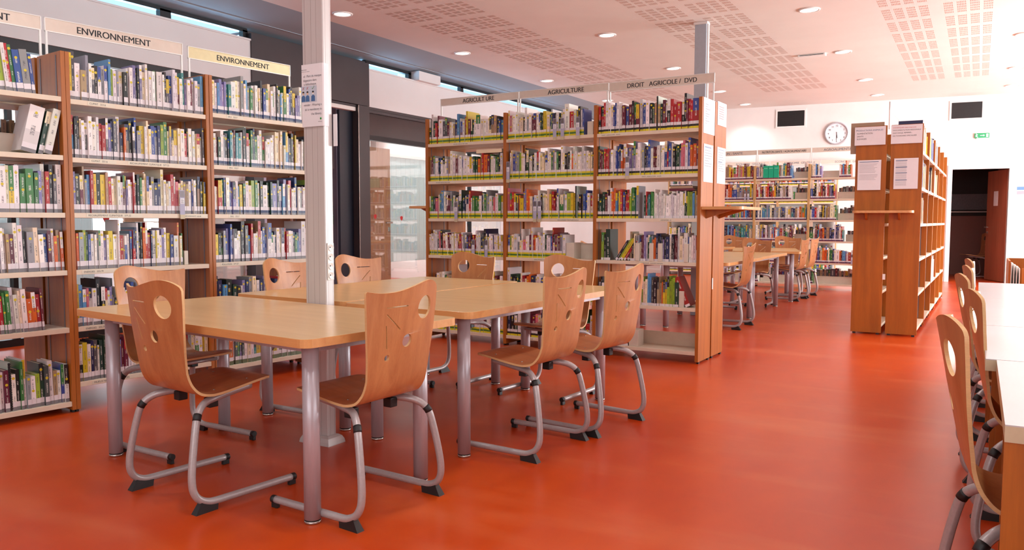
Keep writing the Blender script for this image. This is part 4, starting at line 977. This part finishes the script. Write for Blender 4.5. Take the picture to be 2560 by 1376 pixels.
# row B
WB = ['of the left agriculture bay', 'of the middle agriculture bay', 'of the right agriculture bay']
rB = lambda k, i, a, b, c, bd, **q: row(FB, (-4.945, -3.981, -3.015)[k], ZB, i, a, b, c, bd, WB[k], zone=4+k, **q)
rB(0, 0, .035, .93, 'GwGrmwddmwwhnswmwmymGGwwwwwcchhkbs', 'yg', hb=.215, tallf=.12)
rB(0, 1, .035, .93, 'hmewwnGwwwehwwcmwwwwwwwwGGohromgwwgGkw', 'yg', hb=.22, tallf=.06)
rB(0, 2, .035, .93, 'lgkictswwmmeewkweGGnnwrwgggwGwgeewwiwwgw', 'yg', hb=.215, tallf=.12)
rB(0, 3, .035, .93, 'wwwwwwwdikrwrwmmwwywwmrrwedbmmkrrwwwndnngcwwnwwyww', 'yg', hb=.20, lean=-2, tallf=.03)
rB(0, 4, .10, .93, 'kwcwghhwwwwckwwwwwkmwwmyw', 'yg', hb=.18, tallf=.03)
rB(0, 5, .035, .93, 'wywwkwgwwgwwmwiwrwwcwwwmkwwkww', 'yg', hb=.20)
rB(1, 0, .02, .84, 'wicwwwwckwewmmwwGGyyccgndwgkewwrwykwb', 'yg', hb=.215, tallf=.14)
rB(1, 1, .045, .945, 'wcbeellcwkGwwkwdwcccwwwgewgkwwkdGwowwcwwwwwcck', 'yg', hb=.225, tallf=.06)
rB(1, 2, .02, .945, 'irrwGdoyppoocpwwwGkwcccyrrmwggewlyySGkhbbwcw', 'yg', hb=.215, tallf=.1)
rB(1, 3, .02, .66, 'wlcwwecwiwwmwrowwwwwGwwbrwmwmew', 'yg', hb=.205, tallf=.03)
rB(1, 4, .02, .945, 'wGkGywrwoonkwwbwycwwkwbcwwgwwmkw', 'yg', hb=.20, tallf=.1)
rB(1, 5, .02, .945, 'nkGwmmmicwrwmwwcwkGwgww', 'yk', hb=.215)
rB(2, 0, .02, .955, 'krrwwwbbwwmbmmGmwbbwkGhShGmrkrrrkkmrrr', 'yk', hb=.235, tallf=.08)
rB(2, 1, .02, .955, 'GmmgrrrewwbbnookpepwwceknbwmmwwwbrbwkGGeiiwboom', 'yk', hb=.235, tallf=.04)
rB(2, 2, .02, .42, 'kGGmmwwoosbyrbkrrlggse', 'yk', hb=.225, tallf=.03)
rB(2, 2, .47, .955, 'GrGtggwwwwwwwwwwwwwwwwwwGGllsshh', 'plain', hb=.20, tallf=0)
rB(2, 3, .06, .15, 'lkG', 'plain', hb=.23, tallf=0)
rB(2, 3, .34, .955, 'hkcwwecmmpwGteoonkkdpknwkkmmwcwwwwwww', 'plain', hb=.205, tallf=0)
rB(2, 4, .04, .12, 'ekwd', 'plain', hb=.19, tallf=0)
rB(2, 4, .45, .80, 'lccssdkhhoyyllllG', 'plain', hb=.215, tallf=0)
rB(2, 5, .24, .335, 'snk', 'plain', hb=.24, tallf=0)
shelf_books(FB, -3.015+.20, -3.015+.33, ZB[3]+T0+.0005, 'klyrd', 'plain', 'leaning group on the fourth shelf, right agriculture bay', lean=33, hb=.225, tallf=0, zone=6)
shelf_books(FB, -3.015+.86, -3.015+.91, ZB[4]+T0+.0005, 'r', 'plain', 'tipped against end panel, right agriculture bay', lean=-24, hb=.25, tallf=0, zone=6)
# two leaning volumes on the second shelf of the nearest bay
shelf_books(FA, 1.99+.70, 1.99+.79, ZA1[1]+T0+.0005, 'w', 'grey', 'second shelf of leftmost bookcase, thick and tilted', lean=13, hb=.27, tallf=0, zone=1)
shelf_books(FA, 1.99+.80, 1.99+.875, ZA1[1]+T0+.0005, 'Gw', 'grey', 'second shelf of leftmost bookcase, tilted pair', lean=13, hb=.23, tallf=0, zone=1, side='right')
# far rows
def fill(fr, X0, zl, i, a, b, n, band, w_, pal='wwwcckbnrmyoghedGpt', **k): row(fr, X0, zl, i, a, b, ''.join(R.choice(pal) for _ in range(n)), band, w_, zone=9, **k)
for k in range(3):
    X0 = XD[k]
    for i in range(6):
        n = 30; a, b = .03, .93
        if (k, i) in ((1, 0), (1, 1)): b = .66; n = 24
        if (k, i) == (2, 0): b = .2; n = 7
        if (k, i) == (2, 1): b = .44; n = 15
        if (k, i) == (2, 2): b = .47; n = 16
        if (k, i) == (2, 3): b = .6; n = 20
        if i == 5: b = .10; n = 3
        if (k, i) == (1, 3): b = .68; n = 22
        fill(FD, X0, ZB, i, a, b, n, 'red', 'of the far nutrition shelves', pal={(0, 0): 'iihhrwnyyyhm', (0, 1): 'oohymwbbrte', (1, 1): 'wwmyhkkeyrrok'}.get((k, i), 'wwwcckbnrmyoghedpts'), hb=.215, lean=0 if (k, i) != (1, 1) else -2)
    fill(FD, XD[2], ZB, 0, .50, .70, 8, 'red', 'of the far nutrition shelves', pal='gwrowsc') if k == 2 else None
shelf_books(FD, XD[1]+.14, XD[1]+.44, ZB[0]+T0+.0005, '', 'red', 'x') if False else None
for k in range(3):
    for i in range(6): fill(FE, -6.2+k*1.2, ZB, i, .03, 1.12, 34, 'yk', 'of the back wall shelves', hb=.20)
for k in range(3):
    for i in range(3): 
        if not (k > 0 and i == 2): fill(FC, k*1.02, ZC_, i, .04, .97 if i < 2 else .6, 26 if i < 2 else 14, 'plain', 'of the orange bookcase', pal='wwwcyhkbe', hb=.25)
    if k == 2: fill(FC, k*1.02, ZC_, 4, .04, .9, 26, 'plain', 'of the orange bookcase', pal='wwwc', hb=.25)
# ------------------------------------------------------------------ bookends, trays, cards and flat-lying books
def on_shelf(fr, X0, x, y, z, name, label, cat, group=None): return empty(name, fr.W(X0+x, y, z+T0), fr.rz, label, cat, group)
M_TRAY = mat('cream_steel_tray', (214, 200, 184), .4, var=.02)
def bookend(fr, X0, x, z, label, w_=.055, h_=.16, dep=.13, y=.02):
    t = on_shelf(fr, X0, x, y, z, 'bookend', label, 'bookend', 'steel and wooden bookends on the shelves')
    box('end_block', M_TRAY, 0, w_, 0, dep, 0, h_, t, bevel=.004); box('foot_plate', M_TRAY, -.05, w_, .01, dep-.01, .0, .0015, t)
def tray(fr, X0, x0, x1, z, label, h_=.115, y=.16):
    t = on_shelf(fr, X0, x0, y, z, 'shelf_tray', label, 'tray', 'cream steel trays at the shelf backs'); L = x1-x0
    box('tray_front', M_TRAY, 0, L, 0, .004, 0, h_, t); box('tray_base', M_TRAY, 0, L, .004, .10, 0, .004, t); box('tray_lip', M_TRAY, 0, L, -.006, .004, h_, h_+.004, t)
def flag(fr, X0, x, z, label, picture=(110, 120, 130)):
    t = on_shelf(fr, X0, x, -.004, z, 'shelf_card', label, 'card', 'grey hanging cards clipped to shelf edges')
    box('card', mat('card_print', (176, 172, 196), .5, var=.02) if 'card_print' not in bpy.data.materials else bpy.data.materials['card_print'], 0, .036, -.004, -.002, -.005, .165, t)
    box('card_picture', M_PLATE, .003, .033, -.0048, -.004, .115, .160, t); box('card_text_block', M_PAPER, .003, .033, -.0048, -.004, .070, .108, t)
    f = MB()
    for k in range(4): f.box(.007, .029-.004*(k % 2), -.0054, -.0048, .076+k*.007, .0785+k*.007)
    f.build('card_print_lines', M_INKG, t)
    box('clip_block', M_DESKE, .001, .035, -.006, .0, -.036, -.006, t)
def flat(fr, X0, x, z, w_, code, label, thick=.02, y=.02, dep=.17, stackz=0):
    t = on_shelf(fr, X0, x, y, z+stackz, 'flat_book', label, 'book', 'books lying flat on the shelves'); c = lin(PAL[code])
    for a_, b_, n_ in ((0, .002, 'cover'), (thick-.002, thick, 'cover')):
        m_ = MB(); m_.box(0, w_, 0, dep, a_, b_, col=c); m_.build(n_, M_LABEL, t)
    m_ = MB(); m_.box(0, w_, -.0015, .001, 0, thick, col=c); m_.build('spine', M_LABEL, t); box('page_block', M_PAGES, .003, w_-.003, .001, dep-.003, .002, thick-.002, t)
bookend(FA, 2.953, .775, ZA2[3], 'cream bookend at right of the fourth shelf, middle left bookcase', .03, .10)
tray(FA, 1.99, .60, .935, ZA1[1], 'cream tray on the second shelf of the leftmost bookcase', .12)
for k in range(6): shelf_books(FA, 1.99+.61+.045*k, 1.99+.61+.045*k+.03, ZA1[1]+T0+.0005, 'mdhhmd'[k], 'plain', 'behind the tray, second shelf of '+WA1, zone=1, hb=.20, y0=.27, tallf=0)
bookend(FB, -3.981, .875, ZB[0], 'cream bookend at right of the top shelf, middle agriculture bay', .06, .12)
bookend(FB, -3.981, .665, ZB[3], 'cream bookend on the fourth shelf of the middle agriculture bay', .08, .15, .2)
tray(FB, -3.981, .75, .945, ZB[3], 'cream tray at the right of the middle agriculture bay', .14)
for x, i, lab in ((.40, 3, 'left'), (.53, 3, 'second'), (.61, 3, 'third'), (.845, 3, 'right')): bookend(FB, -3.015, x, ZB[i], '%s cream bookend among books on the fourth shelf, right agriculture bay' % lab, .036, .16, .12, -.0)
for x, lab in ((.41, 'left'), (.80, 'right')): bookend(FB, -3.015, x, ZB[4], '%s cream bookend on the fifth shelf, right agriculture bay' % lab, .045, .14)
bookend(FB, -3.015, .34, ZB[5], 'cream bookend on the bottom shelf, right agriculture bay', .09, .15)
flag(FA, 2.953, .735, ZA2[2], 'grey card clipped to the third shelf of the middle left bookcase')
for fr_, X_, x, i, lab in ((FB, -4.945, .37, 2, 'on the third shelf of the left agriculture bay'), (FB, -4.945, .58, 3, 'on the fourth shelf of the left agriculture bay, left one'), (FB, -4.945, .735, 3, 'on the fourth shelf of the left agriculture bay, right one'),
        (FB, -3.981, .535, 0, 'left of three on the top shelf, middle agriculture bay'), (FB, -3.981, .615, 0, 'middle of three on the top shelf, middle agriculture bay'), (FB, -3.981, .775, 0, 'right of three on the top shelf, middle agriculture bay'),
        (FB, -3.981, .025, 1, 'at the left of the second shelf, middle agriculture bay'), (FB, -3.981, .325, 2, 'left of the pair on the third shelf, middle agriculture bay'), (FB, -3.981, .375, 2, 'right of the pair on the third shelf, middle agriculture bay'),
        (FB, -3.015, .30, 1, 'on the second shelf of the right agriculture bay'), (FD, XD[0], .78, 1, 'on the second far shelf, left bay'), (FD, XD[0], .84, 1, 'on the second far shelf, left bay, beside its twin'), (FD, XD[2], .74, 4, 'on the fifth far shelf, right bay')):
    flag(fr_, X_, x, ZB[i], 'grey card '+lab)
for k, (x, w_, c, dz, lab) in enumerate(((.70, .22, 'm', .235, 'maroon book lying flat on pale journals, right agriculture bay'), (.71, .20, 'h', .256, 'tan book lying flat on the maroon one, right agriculture bay'))): flat(FB, -3.015, x, ZB[2], w_, c, lab, stackz=dz)
flat(FB, -4.945, .62, ZB[1], .30, 'c', 'cream book lying flat atop the second shelf row, left agriculture bay', .035, stackz=.262)
for x0_, x1_, k, i, lab in ((.68, .93, 1, 0, 'top shelf, middle far bay'), (.70, .93, 1, 1, 'second shelf, middle far bay'), (.46, .94, 2, 1, 'second shelf, right far bay'), (.48, .94, 2, 2, 'third shelf, right far bay'), (.62, .94, 2, 3, 'fourth shelf, right far bay'), (.70, .93, 1, 3, 'fourth shelf, middle far bay'), (.21, .48, 2, 0, 'top shelf, right far bay')):
    tray(FD, XD[k], x0_, x1_, ZB[i], 'cream tray on the '+lab, .12, .14)
    if (k, i) not in ((2, 0),): shelf_books(FD, XD[k]+x0_+.02, XD[k]+x1_-.02, ZB[i]+T0+.0005, 'dhdemdhkdedh'[:int((x1_-x0_)/.03)], 'plain', 'behind tray', zone=9, hb=.19, y0=.17, tallf=.1)
for k in range(3): tray(FD, XD[k], .11, .94, ZB[5], 'long cream tray on the bottom shelf, %s far bay' % ('left', 'middle', 'right')[k], .13, .12)
for k in range(1, 3): shelf_books(FD, XD[k]+.14, XD[k]+.92, ZB[5]+T0+.0005, 'dhdhdhdmdhdhdhdhdd', 'plain', 'behind tray', zone=9, hb=.24, y0=.15, tallf=0)
# three wide green binders on the far top shelf
for k in range(3):
    m_ = MB(); m_.box(0, .088, 0, .16, 0, .24, col=lin((20, 170, 130))); m_.box(.012, .076, -.0006, 0, .19, .196, col=lin((190, 235, 215))); m_.box(0, .088, -.0008, 0, 0, .018, col=lin(MR)); 
    tag(m_.build('green_binder', M_LABEL, loc=FD.W(XD[1]+.155+k*.094, -.002, ZB[0]+T0), rot=(0, 0, FD.rz)), '%s of three wide emerald binders on the far top shelf' % ('left', 'middle', 'right')[k], 'binder', 'emerald binders on the far top shelf')
# books displayed on top of the orange bookcase end
for x0_, w_, c, lab, zt in ((-1.235, .33, 'h', 'brown photographic album standing behind the left notice of the orange bookcase', 2.285), (-.77, .23, 'n', 'navy album showing above the right notice of the orange bookcase', 2.282)):
    m_ = MB(); m_.box(0, w_, 0, .02, 0, .33, col=lin(PAL[c])); tag(m_.build('album', M_LABEL, loc=(x0_, 9.44, zt-.33+.0)), lab, 'book')
# grey task chair under the nearest desk
t = empty('task_chair', (.53, 2.885, 0), math.radians(178), 'grey upholstered task chair tucked under the nearest white desk', 'chair')
def ell(name, m_, cx, cy, cz, rx, ry, rz_, seg=20):
    bm = bmesh.new(); bmesh.ops.create_uvsphere(bm, u_segments=seg, v_segments=12, radius=1); bmesh.ops.scale(bm, vec=(rx, ry, rz_), verts=bm.verts); bmesh.ops.translate(bm, vec=(cx, cy, cz), verts=bm.verts); return from_bm(bm, name, m_, t, True)
ell('backrest', M_CLOTH, .22, 0, .54, .035, .15, .14); ell('seat', M_CLOTH, 0, 0, .40, .17, .15, .045); lathe('gas_post', [(0, .06), (.025, .06), (.02, .37), (0, .37)], M_BLACK, t, 12)
for k in range(5):
    a_ = 2*PI*k/5; tube('base_arm', [(0, 0, .08), (.14*math.cos(a_), .14*math.sin(a_), .06)], [.02, .014], M_BLACK, t, 8); q = lathe('castor', [(0, -.012), (.026, -.012), (.026, .012), (0, .012)], M_BLACK, t, 12); q.location = (.14*math.cos(a_), .14*math.sin(a_), .026); q.rotation_euler = (PI/2, 0, a_)
# which books show largest
for b in SPECS:
    T = local_T(b); p = project(T((b['t']/2, 0, b['h']/2))); b['score'] = -1
    if p:
        q0 = project(T((0, 0, 0))); q1 = project(T((b['t'], 0, b['h'])))
        if 0 < p[0] < 2560 and 0 < p[1] < 1376 and b['zone'] < 9:
            vis = 1.0
            if 755 < p[0] < 832: vis = 0
            if b['zone'] == 2 and p[1] > 690 and p[0] > 285: vis = .15
            if b['zone'] == 3 and p[1] > 740: vis = .2
            if b['zone'] == 2 and 'bottom' in b['where'] and p[0] > 270: vis = .2
            b['score'] = (1e6 if b['code'] in TITLES else 0)+abs(q1[0]-q0[0])*abs(q1[1]-q0[1])*vis
SPECS.sort(key=lambda b: -b['score'])
seen_labels = set()
GB_ = {1: 'books in the leftmost bookcase', 2: 'books in the middle left bookcase', 3: 'books in the bookcase behind the power column', 4: 'books in the left agriculture bay', 5: 'books in the middle agriculture bay', 6: 'books in the right agriculture bay'}
IND = 300
for b in SPECS[:IND]:
    px, py, pz, a = place(b); ox = 0 if a <= 0 else -b['t']
    P = b['fr'].W(px, py, pz); mb, lb, pb, db = MB(), MB(), MB(), MB()
    book_geo(b, mb, lambda p: (p[0]+ox, p[1], p[2]), lb, pb, db)
    o = mb.build('book', M_BOOK, loc=P, rot=(0, a, b['fr'].rz))
    lb.build('spine_label', M_LABEL, o); pb.build('page_block', M_PAGES, o)
    if b['code'] in TITLES:
        s_, z_, dr = TITLES[b['code']]; text(s_, z_, M_INK, o, (ox+b['t']/2+(-.3 if dr < 0 else .3)*z_, -.0003, b['h']*.80 if dr < 0 else b['h']*.34), rot=(PI/2, PI/2 if dr < 0 else -PI/2, 0), ext=.0001)
    if db.f: db.build('round_sticker', M_LABEL, o)
    size = 'tall ' if b['h'] > .262 else 'small ' if b['h'] < .19 else ''
    if b['where'].startswith(('leaning', 'tipped', 'second shelf of leftmost bookcase, th')): size = ''
    lab = '%s%s book, %s from %s, %s' % (size, CN[b['code']], ordinal(b['idx']), b['side'], b['where'])
    while lab in seen_labels: lab = lab.replace(' book', '-spined book', 1) if '-spined' not in lab else lab+' again'
    seen_labels.add(lab); tag(o, lab, 'book', GB_[b['zone']])
mb = MB()
for b in SPECS[IND:]: book_geo(b, mb, local_T(b))
tag(mb.build('more_books', M_BOOK), 'rest of the small book spines filling the library shelves', 'books', kind='stuff')
